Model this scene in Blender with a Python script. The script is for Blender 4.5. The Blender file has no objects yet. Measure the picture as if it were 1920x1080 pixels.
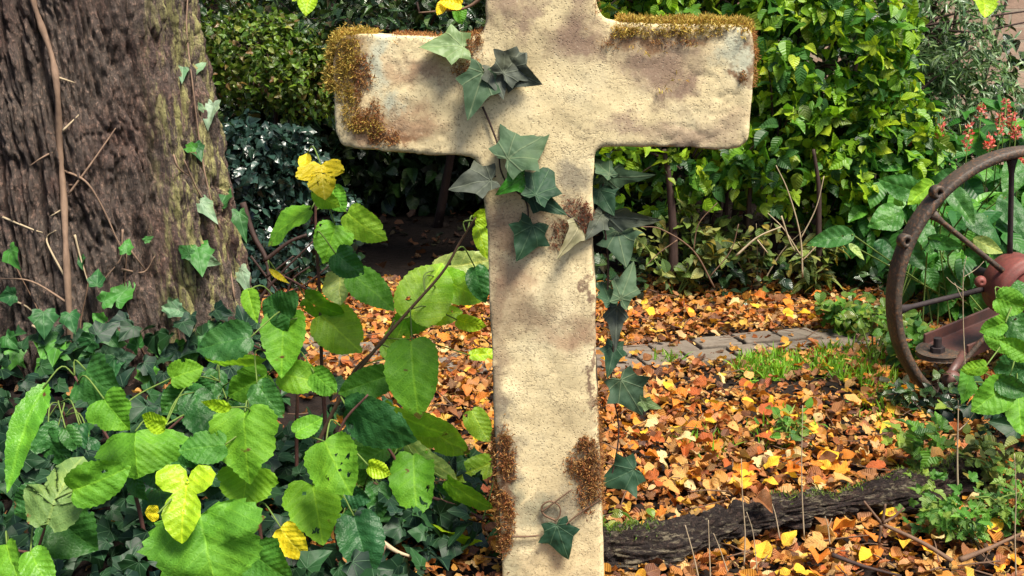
import bpy, math, random
import numpy as np
from mathutils import Vector, Matrix
from mathutils.bvhtree import BVHTree

C = bpy.context.scene.collection
SC = bpy.context.scene
rng = np.random.default_rng(7)
random.seed(7)
R_ = math.radians

# ------------------------------------------------------------------ camera
H, PITCH, FPX = 0.95, R_(13.8), 2318.0
cam = bpy.data.objects.new("camera", bpy.data.cameras.new("camera"))
C.objects.link(cam)
cam.location = (0, 0, H)
cam.rotation_euler = (R_(90) - PITCH, 0, 0)
cam.data.sensor_width = 36
cam.data.lens = 36 * FPX / 1920
cam.data.clip_start, cam.data.clip_end = 0.05, 400
SC.camera = cam

# ------------------------------------------------------------------ sky, sun, exposure
SUN_EL, SUN_AZ = R_(63), R_(140)          # azimuth clockwise from +Y (the view direction)
w = bpy.data.worlds.new("World"); SC.world = w; w.use_nodes = True
nt = w.node_tree
sky = nt.nodes.new("ShaderNodeTexSky"); sky.sky_type = 'NISHITA'; sky.sun_disc = False
sky.sun_elevation = SUN_EL; sky.sun_rotation = SUN_AZ; sky.dust_density = 3.0; sky.ozone_density = 0.6
bg = nt.nodes["Background"]; bg.inputs[1].default_value = 0.072
nt.links.new(sky.outputs[0], bg.inputs[0])
sd = bpy.data.lights.new("sun", 'SUN'); sd.energy = 4.1; sd.angle = R_(20); sd.color = (1.0, 0.93, 0.80)
sun = bpy.data.objects.new("sun", sd); C.objects.link(sun)
to_sun = Vector((math.sin(SUN_AZ) * math.cos(SUN_EL), math.cos(SUN_AZ) * math.cos(SUN_EL), math.sin(SUN_EL)))
sun.rotation_euler = to_sun.to_track_quat('Z', 'Y').to_euler()
SC.view_settings.view_transform = 'Standard'
SC.view_settings.look = 'None'
SC.view_settings.gamma = 1
SC.view_settings.exposure = 1.15
SC.cycles.max_bounces = 6
SC.cycles.diffuse_bounces = 3
SC.cycles.transparent_max_bounces = 4

# ------------------------------------------------------------------ geometry helpers
cp, sp = math.cos(PITCH), math.sin(PITCH)
RT, UP, BK = Vector((1, 0, 0)), Vector((0, sp, cp)), Vector((0, -cp, sp))

def ray(px, py):
    a, b = (px - 960) / FPX, (540 - py) / FPX
    return Vector((a, cp + b * sp, -sp + b * cp))
def at(px, py, Y):
    d = ray(px, py)
    return Vector((0, 0, H)) + d * (Y / d.y)
def ppm(px, py, Y):
    d = ray(px, py)
    return FPX / (Y / d.y)

def _hash(i, j, k, seed):
    n = (i * 374761393 + j * 668265263 + k * 1103515245 + seed * 974634777) & 0xffffffff
    n = ((n ^ (n >> 13)) * 1274126177) & 0xffffffff
    return ((n ^ (n >> 16)) & 0xffffffff) / 4294967296.0
def vnoise(P, seed=0):
    P = np.asarray(P, float); I = np.floor(P).astype(np.int64); F = P - I; F = F * F * (3 - 2 * F)
    o = 0
    for a in (0, 1):
        for b in (0, 1):
            for c in (0, 1):
                wt = (F[..., 0] if a else 1 - F[..., 0]) * (F[..., 1] if b else 1 - F[..., 1]) * (F[..., 2] if c else 1 - F[..., 2])
                o = o + wt * _hash(I[..., 0] + a, I[..., 1] + b, I[..., 2] + c, seed)
    return o
def fbm(P, octs=4, seed=0):
    s, a, t = 0, 0.5, 0
    P = np.asarray(P, float)
    for k in range(octs):
        s = s + a * vnoise(P * 2 ** k, seed + k); t += a; a *= 0.5
    return s / t

def gz(x, y):
    x = np.asarray(x, float); y = np.asarray(y, float)
    m = 0.15 * np.exp(-((x + 0.97) ** 2 + (y - 2.75) ** 2) / 0.42)
    m = m + 0.05 * np.exp(-((x + 0.75) ** 2 + (y - 1.9) ** 2) / 0.35)
    m = m + 0.10 * np.exp(-((x - 1.1) ** 2 + (y - 2.25) ** 2) / 0.05)
    m = m + 0.02 * (vnoise(np.stack([x * 3, y * 3, x * 0], -1), 5) - 0.5)
    return m

def add_mesh(name, V, F, mat, parent=None, uv=None, smooth=True):
    me = bpy.data.meshes.new(name)
    V = np.asarray(V, np.float32)
    if isinstance(F, np.ndarray):
        m, k = F.shape
        me.vertices.add(len(V)); me.vertices.foreach_set("co", V.ravel())
        me.loops.add(m * k); me.loops.foreach_set("vertex_index", F.astype(np.int32).ravel())
        me.polygons.add(m)
        me.polygons.foreach_set("loop_start", np.arange(0, m * k, k, dtype=np.int32))
        me.polygons.foreach_set("loop_total", np.full(m, k, np.int32))
    else:
        me.from_pydata([tuple(v) for v in V.tolist()], [], F)
    if uv is not None:
        l = me.uv_layers.new(name="uv")
        vi = np.empty(len(me.loops), np.int32); me.loops.foreach_get("vertex_index", vi)
        l.data.foreach_set("uv", np.asarray(uv, np.float32)[vi].ravel())
    me.update(calc_edges=True); me.validate()
    me.polygons.foreach_set("use_smooth", [smooth] * len(me.polygons))
    if mat: me.materials.append(mat)
    o = bpy.data.objects.new(name, me); C.objects.link(o)
    if parent: adopt(o, parent)
    return o
def adopt(o, parent):
    o.parent = parent
    inv = Matrix.Identity(4); q = parent
    while q is not None:
        if q.type == 'EMPTY': inv = inv @ Matrix.Translation(-Vector(q.location))
        q = q.parent
    o.matrix_parent_inverse = inv
def tag(o, label=None, cat=None, group=None, kind=None):
    if label: o["label"] = label
    if cat: o["category"] = cat
    if group: o["group"] = group
    if kind: o["kind"] = kind
    return o
def thing(name, label, cat, loc=(0, 0, 0), group=None):
    o = bpy.data.objects.new(name, None); C.objects.link(o)
    o.location = loc; o.empty_display_size = 0.05
    return tag(o, label, cat, group)

class MB:
    def __init__(s): s.v, s.f, s.n = [], [], 0
    def add(s, V, F):
        s.f += [tuple(i + s.n for i in f) for f in F]; s.v += [tuple(p) for p in V]; s.n += len(V)
    def tube(s, pts, rad, n=7, cap=True):
        pts = [Vector(p) for p in pts]
        if not hasattr(rad, '__len__'): rad = [rad] * len(pts)
        V, F = [], []
        ref = Vector((0.31, 0.77, 0.55))
        for i, p in enumerate(pts):
            t = (pts[min(i + 1, len(pts) - 1)] - pts[max(i - 1, 0)]).normalized()
            a = t.cross(ref).normalized(); b = t.cross(a)
            for k in range(n):
                q = 2 * math.pi * k / n
                V.append(p + (a * math.cos(q) + b * math.sin(q)) * rad[i])
        for i in range(len(pts) - 1):
            for k in range(n):
                F.append((i * n + k, i * n + (k + 1) % n, (i + 1) * n + (k + 1) % n, (i + 1) * n + k))
        if cap: F += [tuple(range(n))[::-1], tuple(range((len(pts) - 1) * n, len(pts) * n))]
        s.add(V, F)
    def box(s, M, size):
        x, y, z = [q / 2 for q in size]
        V = [M @ Vector((a * x, b * y, c * z)) for a in (-1, 1) for b in (-1, 1) for c in (-1, 1)]
        s.add(V, [(0, 1, 3, 2), (4, 6, 7, 5), (0, 4, 5, 1), (2, 3, 7, 6), (0, 2, 6, 4), (1, 5, 7, 3)])
    def rev(s, M, prof, n=64):
        """closed profile (r, h) revolved about the local Y axis"""
        V, F = [], []; k = len(prof)
        for i in range(n):
            q = 2 * math.pi * i / n
            for r, h in prof: V.append(M @ Vector((r * math.cos(q), h, r * math.sin(q))))
        for i in range(n):
            for j in range(k):
                F.append((i * k + j, i * k + (j + 1) % k, ((i + 1) % n) * k + (j + 1) % k, ((i + 1) % n) * k + j))
        s.add(V, F)
    def build(s, name, mat, parent=None, smooth=True, bevel=0):
        o = add_mesh(name, s.v, s.f, mat, parent, smooth=smooth)
        if bevel:
            b = o.modifiers.new("bevel", 'BEVEL'); b.width = bevel; b.segments = 2; b.limit_method = 'ANGLE'
        return o
def spline(pts, n=8):
    """Catmull-Rom through the points"""
    P = [Vector(p) for p in pts]; P = [P[0] * 2 - P[1]] + P + [P[-1] * 2 - P[-2]]
    out = []
    for i in range(1, len(P) - 2):
        for k in range(n):
            t = k / n; a, b, c, d = P[i - 1:i + 3]
            out.append(0.5 * (2 * b + (c - a) * t + (2 * a - 5 * b + 4 * c - d) * t * t + (3 * b - a - 3 * c + d) * t ** 3))
    return out + [P[-2]]
def taper(n, a, b): return [a + (b - a) * i / max(1, n - 1) for i in range(n)]

# ------------------------------------------------------------------ node helpers
class NT:
    def __init__(s, name):
        s.m = bpy.data.materials.new(name); s.m.use_nodes = True; s.t = s.m.node_tree; s.t.nodes.clear()
        s.out = s.t.nodes.new("ShaderNodeOutputMaterial")
    def n(s, typ, ins=None, **kw):
        o = s.t.nodes.new("ShaderNode" + typ)
        for k, v in kw.items(): setattr(o, k, v)
        for k, v in (ins or {}).items(): s.put(o.inputs[k], v)
        return o
    def put(s, sock, v):
        if isinstance(v, bpy.types.NodeSocket): s.t.links.new(v, sock)
        elif isinstance(v, (tuple, list)) and len(v) == 3 and sock.type == 'RGBA': sock.default_value = (*v, 1)
        else: sock.default_value = v
    def m2(s, op, a, b=0.0, clamp=False):
        o = s.n("Math", operation=op, use_clamp=clamp); s.put(o.inputs[0], a); s.put(o.inputs[1], b); return o.outputs[0]
    def mix(s, f, a, b, mode='MIX'):
        o = s.n("Mix", data_type='RGBA', blend_type=mode); s.put(o.inputs[0], f); s.put(o.inputs[6], a); s.put(o.inputs[7], b); return o.outputs[2]
    def rng(s, v, a, b, c=0.0, d=1.0, smooth=True):
        o = s.n("MapRange", interpolation_type='SMOOTHSTEP' if smooth else 'LINEAR')
        for i, q in enumerate((v, a, b, c, d)): s.put(o.inputs[i], q)
        return o.outputs[0]
    def ramp(s, f, cols):
        o = s.n("ValToRGB"); s.put(o.inputs[0], f); cr = o.color_ramp
        while len(cr.elements) > 1: cr.elements.remove(cr.elements[-1])
        for i, c in enumerate(cols):
            pos = i / max(1, len(cols) - 1) if len(c) == 3 else c[3]
            e = cr.elements[0] if i == 0 else cr.elements.new(pos)
            e.position = pos; e.color = (*c[:3], 1)
        return o.outputs[0]
    def noise(s, vec, scale, detail=4, rough=0.55, dist=0.0):
        o = s.n("TexNoise", {"Scale": scale, "Detail": detail, "Roughness": rough, "Distortion": dist})
        if vec is not None: s.put(o.inputs["Vector"], vec)
        return o.outputs[0]
    def vor(s, vec, scale, feature='F1', out=0):
        o = s.n("TexVoronoi", {"Scale": scale}, feature=feature); s.put(o.inputs["Vector"], vec); return o.outputs[out]
    def scale(s, vec, x, y, z):
        o = s.n("VectorMath", {0: vec, 1: (x, y, z)}, operation='MULTIPLY'); return o.outputs[0]
    def bump(s, h, strength=0.5, dist=0.01):
        return s.n("Bump", {"Height": h, "Strength": strength, "Distance": dist}).outputs[0]
    def obj(s): return s.n("TexCoord").outputs["Object"]
    def finish(s, sh): s.t.links.new(sh, s.out.inputs[0]); return s.m
    def pbr(s, col, rough=0.7, normal=None, spec=0.4, metal=0.0):
        o = s.n("BsdfPrincipled", {"Base Color": col, "Roughness": rough, "Specular IOR Level": spec, "Metallic": metal})
        if normal is not None: s.put(o.inputs["Normal"], normal)
        return o.outputs[0]

def leaf_mat(name, cols, vein='pinnate', vcol=None, trans=0.3, rough=0.45, spec=0.35, rand='island', nv=7, spots=0.0, spotcol=(0.10, 0.04, 0.015), vamt=0.42, quilt=0.3, mott=0.55, tcol=1.9):
    m = NT(name)
    r = m.n("NewGeometry").outputs["Random Per Island"] if rand == 'island' else m.n("ObjectInfo").outputs["Random"]
    base = m.ramp(r, cols)
    uv = m.n("UVMap", uv_map="uv").outputs[0]
    P = m.obj()
    nz = m.noise(P, 45, 3)
    big = m.noise(P, 14, 2)
    base = m.mix(m.rng(nz, 0.35, 0.7, 0, mott), base, m.mix(1.0, base, (0.55, 0.62, 0.5), 'MULTIPLY'))
    base = m.mix(m.rng(big, 0.48, 0.75, 0, mott), base, m.mix(1.0, base, (1.55, 1.3, 0.9), 'MULTIPLY'))
    h = nz
    if vein:
        sx = m.n("SeparateXYZ", {0: uv}); x, y = sx.outputs[0], sx.outputs[1]
        ax = m.m2('ABSOLUTE', x)
        if vein == 'pinnate':
            q = m.m2('MULTIPLY', m.m2('SUBTRACT', y, m.m2('MULTIPLY', ax, 0.75)), nv)
            q = m.m2('ADD', q, m.m2('MULTIPLY', nz, 0.25))
            tri = m.m2('ABSOLUTE', m.m2('SUBTRACT', m.m2('FRACT', q), 0.5))     # .5 at a vein
            side = m.rng(tri, 0.445, 0.49, 0, 0.7)
            mid = m.rng(ax, 0.006, 0.022, 1, 0)
            mask = m.m2('MAXIMUM', side, mid)
            pillow = m.rng(tri, 0.0, 0.5, 1, 0)
        else:
            mask = m.rng(ax, 0.006, 0.02, 1, 0)
            yy = m.m2('SUBTRACT', y, 0.12)
            for ang in (38, 82, 128):
                c, s_ = math.cos(R_(90 - ang)), math.sin(R_(90 - ang))
                perp = m.m2('ABSOLUTE', m.m2('SUBTRACT', m.m2('MULTIPLY', ax, s_), m.m2('MULTIPLY', yy, c)))
                al = m.m2('ADD', m.m2('MULTIPLY', ax, c), m.m2('MULTIPLY', yy, s_))
                mk = m.m2('MULTIPLY', m.rng(perp, 0.005, 0.018, 1, 0), m.m2('GREATER_THAN', al, 0.0))
                mask = m.m2('MAXIMUM', mask, mk)
            pillow = m.m2('SUBTRACT', 1.0, mask)
        base = m.mix(m.m2('MULTIPLY', mask, vamt), base, vcol if vcol else m.mix(1.0, base, (2.2, 1.7, 1.6), 'MULTIPLY'))
        h = m.m2('ADD', m.m2('MULTIPLY', pillow, quilt), m.m2('MULTIPLY', nz, 0.5))
    if rand == 'object' and vein == 'pinnate':
        ret = m.vor(P, 190, 'DISTANCE_TO_EDGE')
        base = m.mix(m.rng(ret, 0, .09, .16, 0), base, m.mix(1.0, base, (1.9, 1.6, 1.5), 'MULTIPLY'))
        h = m.m2('ADD', h, m.m2('MULTIPLY', m.rng(ret, 0, .3), .13))
        br = m.rng(m.m2('ADD', y, m.m2('MULTIPLY', m.m2('SUBTRACT', m.noise(P, 35, 4, .65), .5), 1.1)), 1.0, 1.08)
        base = m.mix(m.m2('MULTIPLY', br, m.m2('MULTIPLY', m.m2('GREATER_THAN', m.m2('FRACT', m.m2('MULTIPLY', r, 37.0)), .45), .8)), base, spotcol)
    if spots:
        sv = m.noise(P, 26, 3, 0.6)
        base = m.mix(m.rng(sv, 0.72 - spots, 0.78 - spots), base, spotcol)
    nrm = m.bump(h, 0.55, 0.004)
    p = m.pbr(base, rough, nrm, spec)
    if trans:
        tc = m.mix(1.0, base, (tcol * 0.95, tcol, tcol * 0.6), 'MULTIPLY')
        t = m.n("BsdfTranslucent", {"Color": tc, "Normal": nrm}).outputs[0]
        p = m.n("MixShader", {0: trans, 1: p, 2: t}).outputs[0]
    return m.finish(p)

# ------------------------------------------------------------------ leaf shapes
def outline(kind, n, rs):
    """half outline from base to tip as (x, y); leaf length 1"""
    if kind == 'ovate':     pts = [(0, 0), (.14, .05), (.27, .17), (.33, .33), (.31, .5), (.23, .68), (.12, .86), (0, 1)]
    elif kind == 'round':   pts = [(0, .07), (.13, .0), (.31, .03), (.44, .17), (.48, .36), (.45, .57), (.35, .75), (.19, .89), (.06, .96), (0, 1)]
    elif kind == 'mulb':    pts = [(0, .07), (.14, -.02), (.32, .0), (.46, .12), (.53, .27), (.50, .37), (.42, .44), (.44, .56), (.37, .69), (.25, .78), (.14, .9), (0, 1)]
    elif kind == 'lance':   pts = [(0, 0), (.07, .1), (.13, .28), (.15, .45), (.12, .65), (.06, .85), (0, 1)]
    elif kind == 'needle':  pts = [(0, 0), (.09, .2), (.10, .6), (0, 1)]
    elif kind == 'ivy':     pts = [(0, .10), (.10, .0), (.26, -.03), (.36, -.03), (.34, .12), (.37, .22), (.47, .28), (.58, .37), (.47, .43), (.35, .48), (.28, .58), (.21, .71), (.11, .86), (0, 1)]
    elif kind == 'ivyl':    pts = [(0, .10), (.10, .0), (.24, -.03), (.36, .0), (.36, .14), (.40, .24), (.50, .34), (.42, .43), (.32, .52), (.26, .62), (.19, .74), (.10, .87), (0, 1)]
    elif kind == 'lobed':   pts = [(0, .06), (.14, -.02), (.32, .02), (.46, .14), (.56, .34), (.56, .46), (.40, .50), (.28, .50), (.34, .62), (.30, .78), (.16, .92), (0, 1)]
    elif kind == 'tri':     pts = [(0, .03), (.05, -.10), (.18, -.19), (.40, -.18), (.55, -.04), (.53, .14), (.38, .25), (.21, .27), (.33, .42), (.36, .62), (.27, .82), (.12, .95), (0, 1)]
    elif kind == 'maple':   pts = [(0, .05), (.12, -.03), (.30, .0), (.28, .14), (.44, .2), (.52, .34), (.40, .42), (.22, .44), (.26, .6), (.18, .74), (.10, .86), (0, 1)]
    pts = np.array(pts, float)
    s = np.concatenate([[0], np.cumsum(np.hypot(*np.diff(pts, axis=0).T))]); s /= s[-1]
    if kind in ('ivy', 'ivyl', 'maple', 'lobed', 'tri') : t = np.unique(np.concatenate([s, np.linspace(0, 1, n)])) if n > 10 else s
    else: t = np.linspace(0, 1, n)
    if kind in ('ovate', 'round', 'lance'):
        # smooth
        k = len(s); xs = np.interp(t, s, pts[:, 0]); ys = np.interp(t, s, pts[:, 1])
        for _ in range(2 if n > 12 else 0):
            xs[1:-1] = (xs[:-2] + 2 * xs[1:-1] + xs[2:]) / 4; ys[1:-1] = (ys[:-2] + 2 * ys[1:-1] + ys[2:]) / 4
        return np.stack([xs, ys], 1)
    return np.stack([np.interp(t, s, pts[:, 0]), np.interp(t, s, pts[:, 1])], 1)

def leaf_tmpl(kind, n=8, rings=1, fold=0.25, curl=0.3, wave=0.05, serr=0.0, seed=0, width=1.0, twist=0.0):
    rs = np.random.default_rng(seed)
    hf = outline(kind, n, rs)
    k = len(hf)
    if serr:
        d = np.zeros(k); d[1:-1:2] = serr; d[2:-1:2] = -serr * 0.4
        d *= rs.uniform(.5, 1.4, k)
        hr = hf + np.stack([d, d * -0.2], 1); hl = hf + np.stack([d * rs.uniform(.7, 1.3, k), d * -0.2], 1)
    else: hr, hl = hf.copy(), hf.copy()
    hr[0, 0] = hr[-1, 0] = 0; hl[0] = hr[0]; hl[-1] = hr[-1]
    hl = hl * np.array([rs.uniform(.88, 1.08), 1])
    out = np.concatenate([hr, (hl * [-1, 1])[-2:0:-1]])
    out[:, 0] *= width
    N = len(out)
    if kind in ('ivy', 'ivyl', 'maple', 'lobed', 'tri'):
        spine = np.tile([0, 0.16], (N, 1)).astype(float)
        spine[:, 1] = np.clip(out[:, 1] * 0.45 + 0.08, .12, .5)
    else:
        spine = np.stack([np.zeros(N), np.clip(out[:, 1] * 0.96 + 0.02, 0.06, 0.97)], 1)
    P = [spine + (out - spine) * (j / rings) for j in range(rings + 1)]
    V2 = np.concatenate(P)
    x, y = V2[:, 0], V2[:, 1]
    a = rs.uniform(0, 6.28, 4)
    z = fold * np.abs(x) - curl * (y - 0.2) ** 2 * np.where(y > 0.2, 1, .3)
    z = z + wave * np.sin(y * 9 + a[0]) * np.abs(x) * 2 + wave * 0.5 * np.sin(x * 11 + a[1]) + twist * x * (y - .4)
    z = z + wave * np.sin(np.arctan2(x, y - .3) * 5 + a[2]) * np.hypot(x, y - .4) ** 2 * 1.5
    V = np.stack([x, y, z], 1)
    F = []
    for j in range(rings):
        for i in range(N):
            i2 = (i + 1) % N
            F.append((j * N + i, j * N + i2, (j + 1) * N + i2)); F.append((j * N + i, (j + 1) * N + i2, (j + 1) * N + i))
    return V, np.array(F), V2.copy()

def batch(name, tm, pos, Rm, sc, mat, parent=None, idx=None):
    """many leaves as one mesh: templates tm, positions, rotation matrices, scales"""
    Vs, Fs, Us, n0 = [], [], [], 0
    pos = np.asarray(pos); k = len(pos)
    idx = rng.integers(0, len(tm), k) if idx is None else idx
    for t, (V, F, U) in enumerate(tm):
        s = np.where(idx == t)[0]
        if not len(s): continue
        W = np.einsum('kij,nj->kni', Rm[s], V) * np.asarray(sc)[s][:, None, None] + pos[s][:, None, :]
        n = len(V)
        Fs.append((F[None] + (np.arange(len(s)) * n)[:, None, None]).reshape(-1, 3) + n0)
        Vs.append(W.reshape(-1, 3)); Us.append(np.tile(U, (len(s), 1))); n0 += n * len(s)
    return add_mesh(name, np.concatenate(Vs), np.concatenate(Fs), mat, parent, uv=np.concatenate(Us), smooth=True)
def frames(N, A):
    """rotation matrices: leaf z axis = N, leaf y axis near A"""
    N = N / np.linalg.norm(N, axis=1, keepdims=True)
    A = A - (A * N).sum(1, keepdims=True) * N
    A = A / np.maximum(np.linalg.norm(A, axis=1, keepdims=True), 1e-6)
    X = np.cross(A, N)
    return np.stack([X, A, N], 2)
def rand_unit(k):
    v = rng.normal(size=(k, 3)); return v / np.linalg.norm(v, axis=1, keepdims=True)

# ------------------------------------------------------------------ materials
G = {}
def lm(key, *a, **k): G[key] = leaf_mat(key, *a, **k)
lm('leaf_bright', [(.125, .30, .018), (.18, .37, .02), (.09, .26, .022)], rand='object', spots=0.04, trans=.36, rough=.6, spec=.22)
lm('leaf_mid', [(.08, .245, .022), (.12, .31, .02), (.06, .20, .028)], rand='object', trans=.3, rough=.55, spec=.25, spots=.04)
lm('leaf_glow', [(.19, .40, .03), (.26, .46, .04), (.16, .37, .03)], rand='object', trans=.5, rough=.5, tcol=2.1)  # lighter leaf green, light shining through put into the colour
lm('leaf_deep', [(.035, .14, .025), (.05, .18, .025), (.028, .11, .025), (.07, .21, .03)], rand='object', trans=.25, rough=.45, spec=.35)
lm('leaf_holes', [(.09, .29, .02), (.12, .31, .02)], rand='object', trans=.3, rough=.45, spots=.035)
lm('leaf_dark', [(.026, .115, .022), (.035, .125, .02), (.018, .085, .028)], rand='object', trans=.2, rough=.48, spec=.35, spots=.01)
lm('leaf_yellow', [(.75, .60, .015), (.68, .55, .02)], rand='object', trans=.35, rough=.5, vcol=(.85, .75, .12), spots=.02)
lm('leaf_pale', [(.28, .42, .12), (.36, .46, .14)], rand='object', trans=.4, rough=.45, spots=.03, spotcol=(.30, .13, .04))  # pale tone; edge light on some leaves is put into this colour
lm('leaf_wilt', [(.12, .22, .06), (.15, .25, .07)], rand='object', trans=.3, rough=.55, spots=.12, spotcol=(.20, .085, .03))
lm('leaf_lime', [(.30, .50, .015), (.34, .52, .02)], rand='object', trans=.35, rough=.45)
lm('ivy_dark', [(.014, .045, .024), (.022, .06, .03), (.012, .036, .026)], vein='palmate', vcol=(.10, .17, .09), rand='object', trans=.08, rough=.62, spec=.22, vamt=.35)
lm('ivy_grey', [(.045, .085, .045), (.06, .105, .055), (.036, .07, .042)], vein='palmate', vcol=(.16, .20, .11), rand='object', trans=.08, rough=.65, spec=.2, vamt=.4)
lm('ivy_slate', [(.055, .072, .058), (.065, .075, .06)], vein='palmate', vcol=(.15, .17, .12), rand='object', trans=.06, rough=.65, spec=.2, vamt=.4)
lm('ivy_light', [(.15, .23, .09), (.17, .25, .10)], vein='palmate', vcol=(.26, .32, .15), rand='object', trans=.15, rough=.5, vamt=.4)
lm('ivy_green', [(.05, .22, .02), (.07, .25, .03)], vein='palmate', vcol=(.14, .33, .08), rand='object', trans=.2, rough=.4, vamt=.4)
lm('ivy_tan', [(.27, .25, .15), (.25, .22, .13)], vein='palmate', vcol=(.35, .32, .2), rand='object', trans=.15, rough=.6, vamt=.4)
lm('ivy_live', [(.03, .13, .025), (.05, .19, .03), (.085, .27, .03), (.022, .09, .028), (.025, .11, .03)], vein='palmate', vcol=(.14, .30, .12), rand='object', trans=.2, rough=.5, spec=.3)
lm('ivy_silver', [(.24, .34, .24), (.18, .30, .17), (.10, .22, .12)], vein='palmate', vcol=(.35, .42, .3), rand='object', trans=.2, rough=.5, spec=.3)
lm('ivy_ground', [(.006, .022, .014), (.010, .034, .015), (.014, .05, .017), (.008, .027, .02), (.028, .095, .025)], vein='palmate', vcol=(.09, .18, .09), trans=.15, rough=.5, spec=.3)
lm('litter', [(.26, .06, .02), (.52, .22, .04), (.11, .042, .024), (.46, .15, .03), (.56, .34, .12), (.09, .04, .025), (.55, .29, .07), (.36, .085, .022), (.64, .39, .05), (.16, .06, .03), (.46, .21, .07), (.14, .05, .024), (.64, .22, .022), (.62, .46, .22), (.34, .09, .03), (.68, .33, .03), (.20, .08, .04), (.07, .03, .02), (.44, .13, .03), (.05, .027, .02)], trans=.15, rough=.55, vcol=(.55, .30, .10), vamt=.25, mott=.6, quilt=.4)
lm('litter_shade', [(.06, .022, .014), (.10, .04, .016), (.03, .016, .014), (.02, .03, .015), (.14, .06, .02)], trans=.1, rough=.6, vamt=.2)  # darker litter for under the shrubs, shade put into its colour
FALL = {'yellow': [(.78, .50, .03), (.72, .44, .04)], 'orange': [(.66, .22, .02), (.60, .19, .025), (.7, .27, .025)], 'tan': [(.60, .34, .11), (.56, .29, .08)],
        'rust red': [(.36, .085, .02), (.42, .11, .022)], 'brown': [(.22, .09, .035), (.28, .12, .04)], 'pale cream': [(.68, .54, .28), (.64, .50, .24)]}
for c_, v_ in FALL.items(): lm('fallen_' + c_.replace(' ', '_'), v_, rand='object', trans=.15, rough=.5, vamt=.3, mott=.6, spots=.0)
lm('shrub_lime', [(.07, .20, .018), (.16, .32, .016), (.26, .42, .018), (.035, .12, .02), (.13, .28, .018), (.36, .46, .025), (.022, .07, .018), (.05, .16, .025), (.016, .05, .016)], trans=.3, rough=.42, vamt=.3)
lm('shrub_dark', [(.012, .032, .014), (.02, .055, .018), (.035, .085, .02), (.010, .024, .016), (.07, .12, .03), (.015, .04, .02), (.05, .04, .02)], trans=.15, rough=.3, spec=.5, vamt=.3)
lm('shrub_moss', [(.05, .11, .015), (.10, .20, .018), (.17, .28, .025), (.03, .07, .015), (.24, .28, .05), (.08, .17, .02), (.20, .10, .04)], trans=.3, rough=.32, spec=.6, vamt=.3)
lm('shrub_blue', [(.010, .026, .022), (.018, .045, .034), (.03, .07, .055), (.010, .022, .02)], vein=None, trans=.1, rough=.3, spec=.6)
lm('shrub_grey', [(.08, .17, .07), (.13, .24, .09), (.22, .33, .15), (.05, .11, .05), (.30, .38, .22)], vein=None, trans=.25, rough=.38, spec=.5)
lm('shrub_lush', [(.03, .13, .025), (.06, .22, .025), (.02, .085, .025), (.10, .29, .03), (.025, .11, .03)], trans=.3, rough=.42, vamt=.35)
lm('weed', [(.08, .15, .03), (.20, .26, .05), (.05, .10, .025), (.27, .28, .08), (.03, .07, .025), (.28, .22, .04), (.10, .18, .03), (.04, .05, .025)], trans=.25, rough=.5, vamt=.3)
lm('herb', [(.06, .19, .025), (.12, .29, .03), (.03, .11, .025), (.22, .32, .05), (.045, .15, .025)], trans=.3, rough=.45)
lm('grass_blade', [(.14, .34, .02), (.22, .44, .03), (.10, .26, .02), (.30, .40, .05)], vein=None, trans=.3, rough=.5)
lm('moss_gold', [(.46, .32, .07), (.34, .20, .045), (.20, .10, .03), (.58, .46, .12), (.26, .17, .035), (.40, .34, .08)], vein=None, trans=.2, rough=.8, spec=.1, mott=.2)
lm('moss_rust', [(.32, .14, .045), (.23, .085, .035), (.14, .05, .028), (.44, .25, .09), (.28, .15, .05)], vein=None, trans=.15, rough=.8, spec=.1, mott=.2)
lm('moss_wine', [(.16, .045, .03), (.22, .075, .035), (.11, .035, .03), (.28, .12, .06)], vein=None, trans=.1, rough=.8, spec=.1, mott=.2)
lm('petal', [(.62, .07, .06), (.58, .12, .13), (.70, .24, .17), (.45, .05, .06)], vein=None, trans=.2, rough=.5)

def mat_soil():
    m = NT('soil'); P = m.obj()
    n1 = m.noise(P, 9, 6, .65); n2 = m.noise(P, 60, 4)
    c = m.ramp(n1, [(.006, .004, .004), (.014, .009, .007), (.03, .019, .013)])
    c = m.mix(m.rng(n2, .45, .7, 0, .6), c, (.008, .006, .005))
    return m.finish(m.pbr(c, .95, m.bump(m.m2('ADD', n1, m.m2('MULTIPLY', n2, .4)), .9, .03), .2))
def mat_twig(name, a, b):
    m = NT(name); P = m.obj()
    n = m.noise(m.scale(P, 1, 1, .4), 90, 4)
    return m.finish(m.pbr(m.ramp(n, [a, b]), .75, m.bump(n, .6, .003), .25))
G['soil'] = mat_soil()
G['twig_dark'] = mat_twig('twig_dark', (.018, .010, .010), (.07, .042, .034))
G['twig_brown'] = mat_twig('twig_brown', (.07, .04, .026), (.20, .12, .075))
G['twig_pale'] = mat_twig('twig_pale', (.24, .18, .11), (.52, .42, .28))
G['stem_green'] = mat_twig('stem_green', (.06, .12, .02), (.16, .22, .05))
G['stem_red'] = mat_twig('stem_red', (.05, .022, .02), (.13, .055, .045))
G['vine_stem'] = mat_twig('vine_stem', (.09, .055, .04), (.33, .22, .15))
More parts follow.
